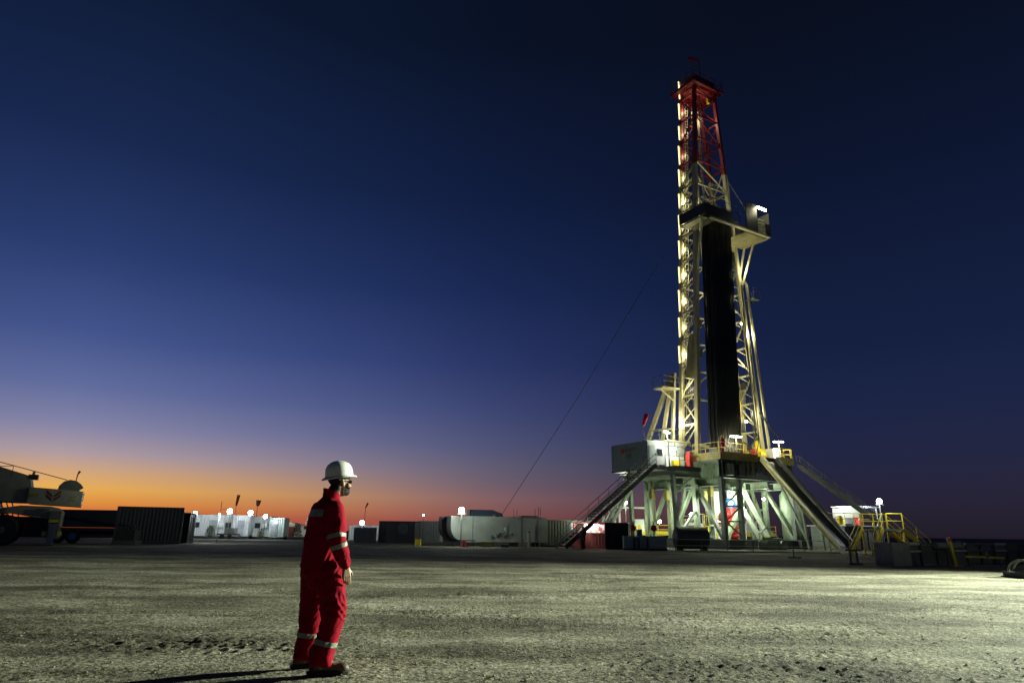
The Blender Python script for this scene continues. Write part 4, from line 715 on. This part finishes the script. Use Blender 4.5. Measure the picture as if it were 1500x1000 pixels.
# mud tanks, canopy and yellow stairs right of the ramp
mt = rthing('mud_tank', 'dark steel mud tank with pipework beside the foot of the ramp', 'tank', (13.2, -3.2, 0))
part('tank_wall', MB().b2((10.6, -5.0, .02), (16.4, -1.4, 2.2)), GREYSTEEL, mt); part('walk_deck', MB().b2((10.4, -5.3, 2.204), (16.6, -1.1, 2.3)), GRATE, mt)
for k in range(6): part('wall_rib', MB().b2((10.8 + k * 1.1, -5.15, .1), (10.95 + k * 1.1, -5.003, 2.15)), GREYSTEEL, mt)
for k, (x, y, r, h, m) in enumerate(((11.2, -2.6, .4, 1.1, REDP), (12.3, -2.2, .35, 1.3, REDP), (13.2, -3.0, .4, .8, YELLOW), (14.1, -2.4, .3, 1.2, WHITEP), (11.6, -4.0, .25, .9, YELLOW), (15.2, -3.6, .35, 1.0, REDP))): part('agitator', MB().lathe([(r * .8, 2.3), (r, 2.35), (r, 2.3 + h * .7), (r * .5, 2.3 + h)], (x, y, 0), 'Z', 14), m, mt, True)
railing(mt, [((10.5, -5.2, 2.3), (16.4, -5.2, 2.3))], YELLOW); bulb_or_fill(mt, (12.4, -3.4, 4.6), 240, LAMPG, .2); railing(mt, [((10.5, -5.2, 2.3), (10.5, -2.2, 2.3))], GREYSTEEL)  # light above the agitators is added fill, no lamp there
vt = rmesh('vertical_tank', MB().lathe([(.95, .01), (1.0, .1), (1.0, 5.3), (.6, 5.9), (.1, 6.0)], (11.8, 1.6, 0), 'Z', 24), GREENSTEEL, (11.8, 1.6, 0), 'tall pale green cylindrical tank behind the ramp', 'tank', smooth=True)
cn = thing('white_canopy', 'brightly lit white canopy over the mud tanks', 'canopy', (34.6, 68.4, 0), RIGA)
part('roof', MB().box((0, 0, 4.1), (3.3, 3.0, .1)), WHITEP, cn); part('back_wall', MB().box((0, 1.4, 3.25), (3.1, .08, 1.5)), WHITEP, cn); part('side_wall', MB().box((-1.6, 0, 3.5), (.06, 2.7, .9)), WHITEP, cn)
for sx2 in (-1.4, 1.5):
    for sy2 in (-1.45, 1.4): part('post', MB().bar((sx2 - .02, sy2 * .9, 2.31), (sx2 - .02, sy2 * .9, 4.04), .12), WHITEP, cn)
bulb_or_fill(cn, (-.2, -1.0, 3.5), 150, LAMPB, .2)
floodlit('bluish white floodlight on a pole at the yellow stair platform', (36.0, 66.3, 0), 4.3, 420, LAMPB, size=.6)
def wstair(label, top, bot, w, m):
    inv = RIGM.inverted(); return stair('yellow_stairs', label, inv @ Vector(top), inv @ Vector(bot), w, m)
yp = thing('yellow_platform', 'yellow railed landing at the head of the two yellow stairs', 'platform', (26.9, 49.6, 0), rad(8))
part('deck', MB().box((0, 0, 1.75), (2.2, 1.8, .12)), GREYSTEEL, yp)
for sx2 in (-1, 1):
    for sy2 in (-.8, .8): part('leg', MB().bar((sx2, sy2, 0), (sx2, sy2, 1.69), .1), YELLOW, yp)
railing(yp, [((-1.05, .85, 1.81), (1.05, .85, 1.81)), ((-.2, -.85, 1.81), (1.05, -.85, 1.81))], YELLOW, 1.05, 1.0, .04)
wstair('yellow stairs sloping down to the yard from the yellow landing', (25.7, 48.6, 1.8), (23.0, 45.3, 0), 1.3, YELLOW); wstair('yellow stairs sloping down behind the low panel wall', (28.0, 49.9, 1.8), (30.6, 51.2, 0), 1.2, YELLOW)
bulb_or_fill(yp, (0, -1.6, 3.4), 110, LAMPG, .2)  # fill light over the landing, no lamp part
# ================================================================ LOW PANEL WALL ON THE RIGHT
pw = thing('low_panel_wall', 'low wall of dull steel panels and posts beyond the foot of the yellow stairs', 'wall', (17.35, 31.15, 0), math.atan2(7.57, 11.65))
PANELM = mat('dull_panel', (.14, .145, .125), .7, var=.25, rust=.3, scale=1.5)
for k in range(13):
    x = .6 + k * 1.5
    part('post', MB().box((x, -.04, .52), (.1, .14, 1.04)), GREYSTEEL, pw)
    part('panel', MB().box((x + .75, .02 + .015 * (k % 3), .45), (1.38, .05, .86 + .14 * (k % 4 == 0))), PANELM, pw)
    for z in (.62, .95): part('rail', MB().box((x + .75, -.06, z), (1.38, .06, .07 + .04 * (z > .9))), WHITEC if (k % 3 == 0) else GREYSTEEL, pw)
part('end_block', MB().b2((-1.0, -.4, .0), (.5, .4, 1.0)), CONCRETE, pw)
def T(name, label, cat, px_loc, parts, rz=0):
    t = thing(name, label, cat, px_loc, rz)
    for n, mb, m in parts: part(n, mb, m, t)
    return t
T('yellow_post', 'leaning yellow post in front of the low panel wall', 'post', (20.0, 31.2, 0), [('post', MB().bar((0, 0, 0), (-.12, 0, 1.25), .13), YELLOW), ('foot', MB().box((.05, 0, .03), (.4, .3, .06)), YELLOW), ('stripe', MB().box((-.125, 0, 1.16), (.16, .16, .14), 0), REDP)])
T('pale_pipe', 'thick pale green pipe resting along the top of the low wall', 'pipe', (21.9, 33.4, .75), [('pipe', MB().tube([(-1.7, -.6, .12), (.1, .4, .14)], .14, 12), TANKM), ('support', MB().bar((-.9, -.15, -.75), (-.9, -.15, 0), .09), GREYSTEEL), ('flange', MB().tube([(.06, .38, .14), (.14, .43, .14)], .2, 12), TANKM)])
T('yellow_beam', 'horizontal yellow beam on two short stands before the low wall', 'beam', (22.2, 32.2, 0), [('beam', MB().bar((-1.1, 0, .42), (.9, .25, .36), .09), YELLOW), ('stand', MB().bar((-.9, .03, 0), (-.9, .03, .36), .08), GREYSTEEL), ('stand', MB().bar((.7, .22, 0), (.7, .22, .3), .08), GREYSTEEL)])
T('pipe_stand', 'grey T shaped pipe stand lying by the dark skid', 'stand', (19.7, 28.6, 0), [('base', MB().bar((-.7, -.1, .05), (.6, .15, .05), .07), GREYSTEEL), ('upright', MB().bar((.1, .05, .05), (.0, .05, .7), .06), GREYSTEEL)])
T('pipe_stand', 'dark trestle stand in front of the yellow stairs', 'stand', (15.8, 31.8, 0), [('base', MB().bar((-.3, 0, .04), (.35, 0, .04), .06), DARKSTEEL), ('upright', MB().bar((-.2, 0, .04), (-.2, 0, .62), .07), DARKSTEEL), ('upright', MB().bar((.12, 0, .04), (.08, 0, .62), .07), DARKSTEEL), ('top', MB().bar((-.4, 0, .64), (.3, 0, .64), .08), DARKSTEEL)])
T('pipe_stand', 'thin pipe stand at the edge of the rig apron', 'stand', (16.5, 40.2, 0), [('base', MB().bar((-.4, 0, .04), (.4, 0, .04), .06), GREYSTEEL), ('upright', MB().bar((-.05, 0, .04), (-.05, 0, .8), .06), GREYSTEEL)])
sk = thing('equipment_skid', 'dark low equipment skid with hoop handles and coiled hose', 'skid', (17.4, 22.9, 0), rad(22))
part('bed', MB().box((.6, 0, .12), (3.2, 1.1, .14)), DARKSTEEL, sk); part('engine', MB().box((.7, .05, .42), (1.3, .7, .44)), DARKSTEEL, sk); part('tarpaulin', MB().ell((.9, .05, .56), (.95, .5, .2)), BLACKRUB, sk, True)
for x in (-.85, -.6): part('hoop', MB().tube([(x, -.45, .18)] + [(x, -.45 * math.cos(a), .18 + .38 * math.sin(a)) for a in np.linspace(.3, 2.84, 8)] + [(x, .45, .18)], .035, 8), GREYSTEEL, sk)
for k in range(3): part('hose_coil', MB().tube([(-.25 + .32 * math.cos(a), -.1 + .32 * math.sin(a), .23 + k * .075) for a in np.linspace(0, 6.28, 20)], .035, 8), BLACKRUB, sk)
for y in (-.5, .5): part('runner', MB().box((.6, y, .03), (3.4, .12, .06)), mat('blue_steel', (.02, .03, .08), .5), sk)
# ================================================================ MIDDLE DISTANCE
tk = thing('round_nosed_tank', 'long grey green tank with rounded nose and a floodlight on top', 'tank', (-1.75, 64.4, 0), rad(15))
prof = [(-4.05 + 1.35 * (1 - math.cos(a)), .38 + 1.35 * (1 - math.sin(a))) for a in np.linspace(0, math.pi / 2, 9)]
poly = [(-4.05, 2.62)] + prof + [(5.1, .38), (5.1, 2.55)]
part('shell', MB().prism(poly, -1.25, 1.25), TANKM, tk, True); part('roof', MB().box((.5, 0, 2.62), (9.2, 2.54, .05)), TANKM, tk)
nose = MB()
for y in (1.6, 2.1, 2.6): part('nose_rib', MB().prism([(x - .45, z) for x, z in poly[:10]] + [(-2.0, 2.4)], y, y + .28), DARKSTEEL, tk)
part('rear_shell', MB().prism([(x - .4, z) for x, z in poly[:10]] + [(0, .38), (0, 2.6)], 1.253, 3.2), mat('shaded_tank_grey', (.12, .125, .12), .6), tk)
for x in (-2.0, 2.6, 4.2): part('seam_bar', MB().box((x, -1.275, 1.5), (.05, .04, 2.15)), GREYSTEEL, tk)
hd = part('hatch', MB().box((.9, -1.28, 1.65), (.75, .05, .9)), TANKM, tk); part('hatch_notice', MB().box((1.0, -1.31, 1.55), (.16, .01, .3)), WHITEP, hd)
part('door', MB().box((3.5, -1.28, 1.2), (.8, .05, 1.6)), TANKM, tk)
for k in range(6): part('fitting', MB().box((-.2 + .36 * k + .1 * (k % 2), -1.3, .85 + .12 * (k % 3)), (.16, .1, .26)), GREYSTEEL, tk)
for x in (-2.6, -.2, 2.2, 4.4): part('support', MB().box((x, 0, .18), (.3, 2.2, .36)), DARKSTEEL, tk)
part('roof_engine', MB().prism([(-2.2, 2.65), (-2.2, 3.25), (.0, 3.25), (.9, 2.95), (1.0, 2.65), (.6, 2.65), (.5, 2.9), (-.2, 2.65)], -.6, .7), mat('navy_steel', (.03, .05, .08), .5), tk)
part('exhaust', MB().tube([(-2.8, 0, 2.64), (-2.8, 0, 3.1), (-2.65, 0, 3.25)], .08, 8), DARKSTEEL, tk)
for x, h in ((2.2, .6), (2.5, .6), (4.3, .7), (4.65, .9), (4.85, .8)): part('antenna', MB().tube([(x, 0, 2.6), (x, 0, 2.6 + h + .15)], .03, 6), DARKSTEEL, tk)
part('roof_hatch', MB().box((3.6, 0, 2.72), (1.6, 1.2, .14)), DARKSTEEL, tk)
floodlight('floodlight', 'dazzling bluish floodlight on a pole in front of the round nosed tank', (-4.3, 61.0, 0), 2.8, 260, (.9, 1., .92), size=.62, em=110)
for (x, y, w, h, m, lab) in ((-2.0, 60.3, .9, .45, DULLYEL, 'low wooden pallet box in front of the grey green tank'), (-4.0, 60.8, .3, .5, REDP, 'small red barrel before the grey green tank'), (-8.2, 62, .5, .6, YELLOW, 'small yellow crate next to the rounded tank nose'), (-.4, 60.5, .7, .25, GREYSTEEL, 'low grey crate before the grey green tank')):
    if w == .3: o = link('barrel', mesh_of('barrel', MB().lathe([(.19, 0), (.21, .03), (.2, .25), (.21, .47), (.18, .5)], (0, 0, 0), 'Z', 16), m, smooth=True))
    else:
        b = MB().box((0, 0, h / 2), (w * .94, .56, h * .9))
        for s in (-1, 1): b.box((s * w * .42, 0, h / 2), (.06, .62, h))
        o = link('crate', mesh_of('crate', b, m))
    o.location = (x, y, 0); props(o, lab, 'barrel' if w == .3 else 'crate')
T('sawhorse', 'thin dark trestle in front of the rounded tank nose', 'trestle', (-3.5, 59.5, 0), [('top', MB().bar((-1.6, 0, .55), (.6, 0, .55), .07), DARKSTEEL)] + [('leg', MB().bar((x, 0, 0), (x, 0, .52), .05), DARKSTEEL) for x in (-1.4, -.4, .4)])
T('bollard_post', 'short grey post standing before the door end of the tank', 'post', (1.75, 61.5, 0), [('post', MB().tube([(0, 0, 0), (0, 0, 1.25)], .16, 10), GREENC), ('cap', MB().tube([(0, 0, 1.25), (0, 0, 1.38)], .1, 10), DARKSTEEL), ('side_pipe', MB().tube([(-.45, 0, 0), (-.45, 0, .8)], .04, 8), GREYSTEEL)])
ch = T('steel_chair', 'light steel chair beside the grey post at the tank', 'chair', (2.5, 61.9, 0), [('seat', MB().box((0, 0, .45), (.45, .45, .04)), GRATE), ('backrest', MB().box((.2, 0, .75), (.04, .45, .4)), GRATE)] + [('leg', MB().bar((a, b, 0), (a, b, .44), .04), GRATE) for a in (-.19, .19) for b in (-.19, .19)])
container('dark_container', 'dark container with a round emblem near the grey green tank', (-12.4, 77.6, 0), rad(-6), 4.1, 2.44, 2.35, DARKC, doors=None)
e2 = bpy.data.objects['dark_container.001' if 'dark_container.001' in bpy.data.objects else 'dark_container']
em2 = part('emblem', MB().lathe([(.35, 0), (.6, 0), (.6, .03), (.35, .03)], (0, 0, 0), 'Z', 20), GREYSTEEL, e2); em2.matrix_local = Matrix.Translation((.7, -1.23, 1.5)) @ Matrix.Rotation(math.pi / 2, 4, 'X')
container('dark_container', 'low dark box container beside the person in red', (-16.0, 76.5, 0), rad(5), 2.2, 2.2, 1.6, mat('blue_black_container', (.07, .08, .1), .6))
container('white_container', 'white cabin between the dark container and the grey green tank', (-9.3, 81, 0), rad(-4), 2.6, 2.4, 2.45, WHITEC)
floodlight('floodlight', 'floodlight over the low dark container by the person', (-20.4, 95, 0), 2.0, 200, LAMPB, size=.7); floodlight('floodlight', 'small floodlight lighting the white cabin beside the tank', (-9.6, 76.0, 0), 2.9, 15, LAMPG, size=.2)
# white cabins at the camp
def fit_out(t, xs2, ac=True):
    for i, (x, kind) in enumerate(xs2):
        L2 = 1.22
        if kind == 'd': d_ = part('door', MB().box((x, -L2 - .03, 1.42), (.85, .05, 1.95)), mat('cabin_door', (.3, .33, .34), .5), t); part('step', MB().box((x, -L2 - .35, .3), (.9, .5, .08)), GRATE, t)
        elif kind == 'w': w2 = part('window', MB().box((x, -L2 - .03, 1.75), (.75, .05, .7)), GREYSTEEL, t); part('pane', MB().box((x, -L2 - .06, 1.75), (.63, .02, .58)), GLASSD, w2)
        else: part('air_conditioner', MB().box((x, -L2 - .2, 1.75), (.7, .4, .5)), WHITEP, t)
wg = 'white camp cabins'
fit_out(container('white_container', 'long white corrugated cabin with two windows in the camp row', (-39.9, 93, 0), rad(4), 6.0, 2.44, 2.75, WHITEC, wg, feet=.35), [(-1.9, 'w'), (.2, 'd'), (1.3, 'a'), (2.2, 'w')])
fit_out(container('white_container', 'narrow white cabin with a single door behind the parked trailer', (-35.6, 92.4, 0), rad(0), 2.2, 2.44, 2.7, WHITEC, wg, feet=.35), [(0, 'd')])
fit_out(container('white_container', 'white cabin in the camp row with the brightest lit front', (-33.2, 93.6, 0), rad(-3), 2.4, 2.44, 2.6, WHITEC, wg, feet=.35), [(-.6, 'w'), (.5, 'a')])
fit_out(container('green_cabin', 'pale green cabin with a grey door in the camp row', (-31.0, 92.6, 0), rad(3), 1.9, 2.44, 2.5, mat('pale_green_cabin', (.4, .5, .44), .5), wg, feet=.3), [(-.3, 'd')])
for i, (x, y, h, p, s, lab) in enumerate(((-42.9, 89.5, 3.2, 150, .62, 'floodlight beyond the narrow dark cabinet, beside the camp'), (-41.1, 89.5, 2.9, 130, .6, 'floodlight in front of the long white cabin'), (-36.4, 89, 3.1, 170, .75, 'largest camp floodlight below the hanging windsock'), (-33.7, 89, 3.0, 260, .7, 'camp floodlight below the round windsock'), (-31.7, 89, 2.6, 120, .6, 'floodlight over the pale green cabin'), (-30.9, 91.0, 2.1, 40, .35, 'small lamp on the pale green cabin front'))): floodlight('floodlight', lab, (x, y, 0), h, p, LAMPB, 'camp floodlights', s)
windsock('dark hanging windsock on a pole behind the camp', (-38.3, 95.5, 0), 4.4, DSOCK, 1.5, (.12, 0, 1), 'camp windsocks', .22); windsock('dark round windsock on a pole above the camp row', (-35.3, 95.5, 0), 4.4, DSOCK, .8, (.1, 0, 1), 'camp windsocks', .34); windsock('small dark windsock beyond the low dark container', (-22.0, 104, 0), 4.6, DSOCK, .8, (.4, 0, .9), 'camp windsocks', .14)
T('radio_mast', 'thin radio mast with a side arm above the camp', 'antenna', (-40.5, 95.6, 0), [('pole', MB().tube([(0, 0, 0), (.1, 0, 5.0)], .035, 6), DARKSTEEL), ('arm', MB().tube([(.05, 0, 3.9), (.8, 0, 4.0)], .025, 6), DARKSTEEL)])
T('parked_trailer', 'small dark trailer parked before the camp cabins', 'trailer', (-36.6, 89.8, 0), [('bed', MB().box((0, 0, .6), (2.6, 1.2, .2)), DARKSTEEL), ('crate_load', MB().box((.3, 0, 1.05), (1.3, 1.0, .7)), GREYSTEEL), ('wheel', MB().lathe([(.1, -.1), (.3, -.1), (.3, .1), (.1, .1)], (-.5, -.65, .3), 'Y', 14), BLACKRUB), ('wheel', MB().lathe([(.1, -.1), (.3, -.1), (.3, .1), (.1, .1)], (.5, -.65, .3), 'Y', 14), BLACKRUB), ('tow_bar', MB().bar((1.3, 0, .5), (2.4, 0, .1), .08), DARKSTEEL)])
# far camp
hut = thing('gate_hut', 'small pale hut with a dark red door at the far camp', 'hut', (-44.2, 140, 0)); part('wall', MB().box((0, 0, 1.1), (3.4, 2.5, 2.2)), mat('hut_cream', (.6, .55, .42), .7), hut); part('roof', MB().prism([(-2.3, 2.2), (0, 2.75), (2.3, 2.2)], -1.6, 1.6), WHITEP, hut); part('door', MB().box((.25, -1.28, .95), (1.3, .06, 1.9)), mat('maroon_door', (.14, .03, .03), .6), hut)
bulb_or_fill(hut, (-1.2, -4, 2.6), 120, (1, .9, .7), .2)  # fill light on the hut front, no lamp part
fit_out(container('white_container', 'low white cabin at the far camp beside the hut', (-39.6, 140, 0), 0, 5.6, 2.4, 2.1, WHITEC, wg), [(-1.5, 'w'), (.2, 'd'), (1.6, 'w')]); container('white_container', 'far white cabin between the hut and the camp row', (-48.6, 141, 0), 0, 3.6, 2.4, 2.1, WHITEC, wg)
container('white_container', 'far white cabin just behind the low dark container', (-20.6, 99, 0), 0, 4.4, 2.4, 2.0, WHITEC, wg)
for x, lab, m in ((-41.2, 'white flag on a pole at the far camp', WHITEP), (-40.2, 'dark flag on a taller pole at the far camp', DSOCK)):
    t = thing('flag', lab, 'flag', (x, 139, 0)); hh_ = 3.6 if m is WHITEP else 4.6; part('pole', MB().tube([(0, 0, 0), (0, 0, hh_)], .05, 6), WHITEP, t); part('cloth', MB().prism([(.05, hh_), (.9, hh_ - .9), (.7, hh_ - 1.4), (.05, hh_ - .7)], -.02, .02), m, t)
floodlight('floodlight', 'floodlight at the far camp beside the flags', (-38.4, 136.5, 0), 2.4, 250, (1, .97, .9), size=.35)
# bushes in front of the camp
BUSH = mat('bush_leaf', (.05, .07, .03), .8, var=.3)
for x, y, s, lab in ((-38.9, 89.6, 1.0, 'scrubby bush before the long white cabin'), (-41.6, 135, 1.5, 'dark shrub at the far camp beside the low white cabin'), (-32.4, 89.9, .8, 'small bush before the brightest cabin')):
    t = thing('bush', lab, 'bush', (x, y, 0)); lf = MB()
    for k in range(420):
        a, h = random.random() * 6.28, random.random(); r = s * .75 * math.sqrt(random.random()) * (1 - .5 * h); c = Vector((r * math.cos(a), r * math.sin(a), .15 + h * s * 1.5)); d1 = Vector((random.gauss(0, 1), random.gauss(0, 1), random.gauss(0, 1))).normalized() * .09 * s; d2 = d1.orthogonal().normalized() * .05 * s
        lf.add([c - d1, c + d2, c + d1, c - d2], [(0, 1, 2, 3)])
    part('foliage', lf, BUSH, t); st = MB()
    for k in range(5): a = k * 1.26; st.tube([(0, 0, 0), (.4 * s * math.cos(a), .4 * s * math.sin(a), s * 1.2)], .025, 5)
    part('stems', st, mat('twig', (.08, .06, .04), .9), t)
# ================================================================ LEFT: CONTAINERS, TRAILER, CRANE
container('dark_container', 'large dark container behind the crane with a lit end', (-30.1, 57.6, 0), rad(24), 4.9, 2.44, 2.95, DARKC, doors='+x')
container('dark_cabinet', 'narrow dark cabinet between the large dark container and the camp', (-28.6, 60.7, 0), rad(0), 1.2, 1.2, 2.6, mat('black_cabinet', (.03, .03, .03), .7), cat='cabinet')
floodlight('floodlight', 'lamp behind the narrow dark cabinet lighting the container end', (-27.0, 63.8, 0), 2.5, 420, LAMPB, size=.18)
tl = thing('flatbed_trailer', 'dark loaded flatbed trailer parked between crane and container', 'trailer', (-34.6, 56.5, 0), rad(8))
part('bed', MB().box((0, 0, 1.1), (5, 2.2, .25)), DARKSTEEL, tl); part('load', MB().box((.2, .2, 1.93), (5.2, 2.0, 1.38)).box((0, .3, .75), (4.6, 1.6, .6)), DARKC, tl); part('tow_boom', MB().bar((-1.4, -1.2, 2.2), (4.4, -1.2, 1.25), .18), DARKSTEEL, tl)
for x in (-1.6, -.5): w_ = part('wheel', MB().lathe([(.3, -.15), (.52, -.15), (.56, -.08), (.56, .08), (.52, .15), (.3, .15)], (x, -1.1, .56), 'Y', 22), BLACKRUB, tl, True); part('rim', MB().lathe([(.08, -.17), (.28, -.16), (.29, -.1)], (x, -1.1, .56), 'Y', 18), BLUEP, w_, True)
T('generator_set', 'low dark generator set in front of the large dark container', 'generator', (-29.6, 53.6, 0), [('body', MB().box((0, 0, .7), (1.5, .9, .8)), DARKSTEEL), ('base', MB().box((0, 0, .15), (1.8, 1.0, .3)), GREYSTEEL), ('exhaust', MB().tube([(.4, 0, 1.1), (.4, 0, 1.6)], .06, 8), DARKSTEEL), ('handrail', MB().tube([(-.8, -.5, .3), (-.8, -.5, 1.3), (.9, -.5, 1.3), (.9, -.5, .3)], .03, 6), GREYSTEEL)])
cr = thing('mobile_crane', 'beige rough terrain crane with striped counterweight and big black tyres', 'crane', (-34.6, 47, 0), rad(30))
for x, y in ((-.9, -1.1), (-.9, 1.1), (-4.9, -1.1), (-4.9, 1.1)):
    w_ = part('wheel', MB().lathe([(.5, -.32), (.88, -.32), (.98, -.22), (1.0, 0), (.98, .22), (.88, .32), (.5, .32)], (x + 1.0, y, 1.0), 'Y', 32), BLACKRUB, cr, True); part('rim', MB().lathe([(.1, -.36), (.2, -.36), (.24, -.28), (.44, -.2), (.5, -.3)], (x + 1.0, y, 1.0), 'Y', 24), GREYSTEEL, w_, True)
    for k in range(26):
        a = k * 2 * math.pi / 26; c_ = Vector((x + 1.0 + 1.0 * math.cos(a), y, 1.0 + 1.0 * math.sin(a))); part('tread_lug', MB().bar(c_ + Vector((0, -.3, 0)), c_ + Vector((.06 * math.sin(a), .3, -.06 * math.cos(a))), .09, .06), BLACKRUB, w_) if y < 0 and x > -2 else None
part('carrier_frame', MB().b2((-5.4, -.75, .55), (2.6, .9, 1.9)), DARKSTEEL, cr)
part('rear_fender', MB().prism([(-1.3, 1.95), (-.6, 2.35), (.9, 2.62), (2.6, 2.6), (3.1, 2.5), (3.35, 2.25), (3.35, 1.3), (2.9, 1.3), (2.75, 1.75), (1.5, 1.9), (.9, 2.0), (.2, 2.12), (-.8, 1.98)], -1.3, 1.3), CRANEP, cr)
og = part('outrigger_box', MB().b2((2.65, -1.6, .5), (3.3, 1.6, 2.3)), GREYSTEEL, cr); part('jack', MB().b2((2.75, -1.75, .05), (3.1, -1.45, 1.4)), mat('jack_blue', (.12, .14, .2), .5), cr)
part('jack_foot', MB().box((2.92, -1.6, .03), (.6, .5, .06)), DARKSTEEL, cr); part('reflector', MB().box((2.95, -1.63, 1.62), (.55, .04, .16)), YELLOW, og)
for x in (2.55, 3.4): part('tail_lamp', MB().box((x, -1.5, .8), (.26, .2, .28)), mat('lime_reflector', (.5, .62, .06), .4), cr)
part('slew_deck', MB().b2((-4.2, -1.15, 1.7), (-.4, 1.15, 2.9)), GREYSTEEL, cr)
cw = part('counterweight', MB().prism([(1.2, 2.76), (1.2, 3.85), (2.6, 3.78), (4.35, 3.66), (4.3, 2.62), (2.4, 2.7)], -1.3, 1.3), CRANEP, cr)
part('superstructure', MB().prism([(-3.9, 2.9), (-3.9, 4.0), (-1.2, 4.5), (-.1, 4.45), (1.1, 4.4), (1.25, 3.86), (1.19, 2.8), (.59, 2.8)], -.95, .95), CRANEP, cr)
for s in (-1, 1):
    for k in range(2):
        z = 2.93 + k * .26; part('chevron', MB().add([(2.62 + s * .05, -1.312, z), (2.62 + s * .42, -1.312, z + .32), (2.62 + s * .42, -1.312, z + .50), (2.62 + s * .05, -1.312, z + .18), (2.62 + s * .05, -1.302, z), (2.62 + s * .42, -1.302, z + .32), (2.62 + s * .42, -1.302, z + .50), (2.62 + s * .05, -1.302, z + .18)], [(0, 1, 2, 3), (7, 6, 5, 4), (0, 4, 5, 1), (1, 5, 6, 2), (2, 6, 7, 3), (3, 7, 4, 0)]), mat('maroon_stripe', (.16, .03, .03), .6), cw)
part('notice', MB().box((1.5, -1.31, 3.3), (.5, .012, .25)), DULLYEL, cw); part('notice', MB().box((3.75, -1.31, 3.05), (.35, .012, .1)), DULLYEL, cw); part('notice', MB().box((3.75, -1.31, 3.25), (.35, .012, .1)), DULLYEL, cw)
part('winch_hood', MB().prism([(2.75, 3.7), (2.8, 4.05), (3.05, 4.35), (3.4, 4.48), (3.8, 4.42), (4.1, 4.2), (4.25, 4.0), (4.05, 3.85), (4.05, 3.65)], -.6, .6), GREYSTEEL, cr)
part('boom', MB().bar((1.0, 0, 4.15), (-9.5, 0, 7.3), .75, .95), CRANEP, cr); part('boom_ram', MB().tube([(-.2, -.5, 3.2), (-5.2, -.5, 5.6)], .16, 12), GREYSTEEL, cr, True)
part('hoist_motor', MB().b2((.9, -.4, 4.41), (1.45, .4, 4.75)), DARKSTEEL, cr); part('hoist_rope', MB().tube([(3.2, 0, 4.48), (-2.2, 0, 5.85), (-9.3, 0, 7.7)], .03, 6), CABLEM, cr); part('cab', MB().prism([(-4.4, 2.3), (-4.4, 4.3), (-3.3, 4.6), (-2.6, 3.4), (-2.6, 2.3)], -1.5, -.96), CRANEP, cr)
for x in (-3.4, -2.2, -1.0): part('handrail', MB().tube([(x, -.9, 4.1 + (x + 3.4) * .15), (x, -.9, 4.9 + (x + 3.4) * .1), (x + 1.0, -.9, 5.0 + (x + 3.4) * .1), (x + 1.0, -.9, 4.4)], .03, 6), DARKSTEEL, cr)
for k in range(5): part('step_rung', MB().bar((1.9, -1.34, 1.2 + k * .28), (2.3, -1.34, 1.2 + k * .28), .04), DARKSTEEL, cr)
for x, z in ((1.6, 2.2), (-.2, 2.25), (2.2, 2.3)): part('locker', MB().box((x, -1.32, z), (.7, .06, .3)), GREYSTEEL, cr)
for k in range(4): part('hydraulic_hose', MB().tube([(-.6 + k * .3, -1.0, 2.9), (-.4 + k * .3, -1.2, 2.5), (-.1 + k * .3, -1.1, 2.2), (0 + k * .3, -.9, 1.7)], .035, 6), BLACKRUB, cr)
part('mud_flap', MB().box((1.35, -1.1, 1.2), (.04, .6, .9)), BLACKRUB, cr); part('beacon', MB().lathe([(.09, 4.76), (.1, 4.8), (.08, 4.95), (.02, 5.0)], (1.15, 0, 0), 'Z', 12), mat('amber', (.6, .25, .02), .3), cr, True)
part('antenna_sock', MB().tube([(3.72, 0, 4.4), (3.76, 0, 4.9), (3.86, 0, 5.15)], 0, 8, [.03, .04, .09]), DSOCK, cr)  # small dull red windsock on an antenna, gives no light
bulb_or_fill(cr, (6.5, -3.5, 5.2), 110, LAMPG, .3)  # fill light added to lift the dark crane, no lamp there
# ================================================================ CREW ON AND BELOW THE DRILL FLOOR
CREW = dict(MAIN); CREW.update(head=(.0, .0, 1.66), neck=(-.03, 0, 1.52), torso=[(z, -.02, 0, a, b) for z, cx, cy, a, b in MAIN['torso']], legR=[(.05, -.08, .86), (.05, -.1, .5), (.0, -.1, .1)], legL=[(-.03, .09, .86), (.02, .12, .5), (-.02, .13, .1)])
ORNG = mat('yellow_hard_hat', (.75, .45, .03), .35); DARKCL = mat('dark_coverall', (.05, .012, .012), .8)
make_person('person', 'crew member in red coverall and yellow hat at the drill floor rail', rloc(1.0, .45, DK + .003), CREW, (.014, .018), False, 'rig crew', None, ORNG, rad(150))
make_person('person', 'crew member in white hat on the drill floor beside the racked pipes', rloc(5.9, 2.2, DK + .003), CREW, (.014, .018), False, 'rig crew', mat('orange_coverall', (.5, .12, .03), .8), None, rad(-60))
make_person('person', 'crew member in dark clothes at the foot of the long stairway', (6.1, 57.4, 0), CREW, (.014, .018), False, 'rig crew', DARKCL, ORNG, rad(200))
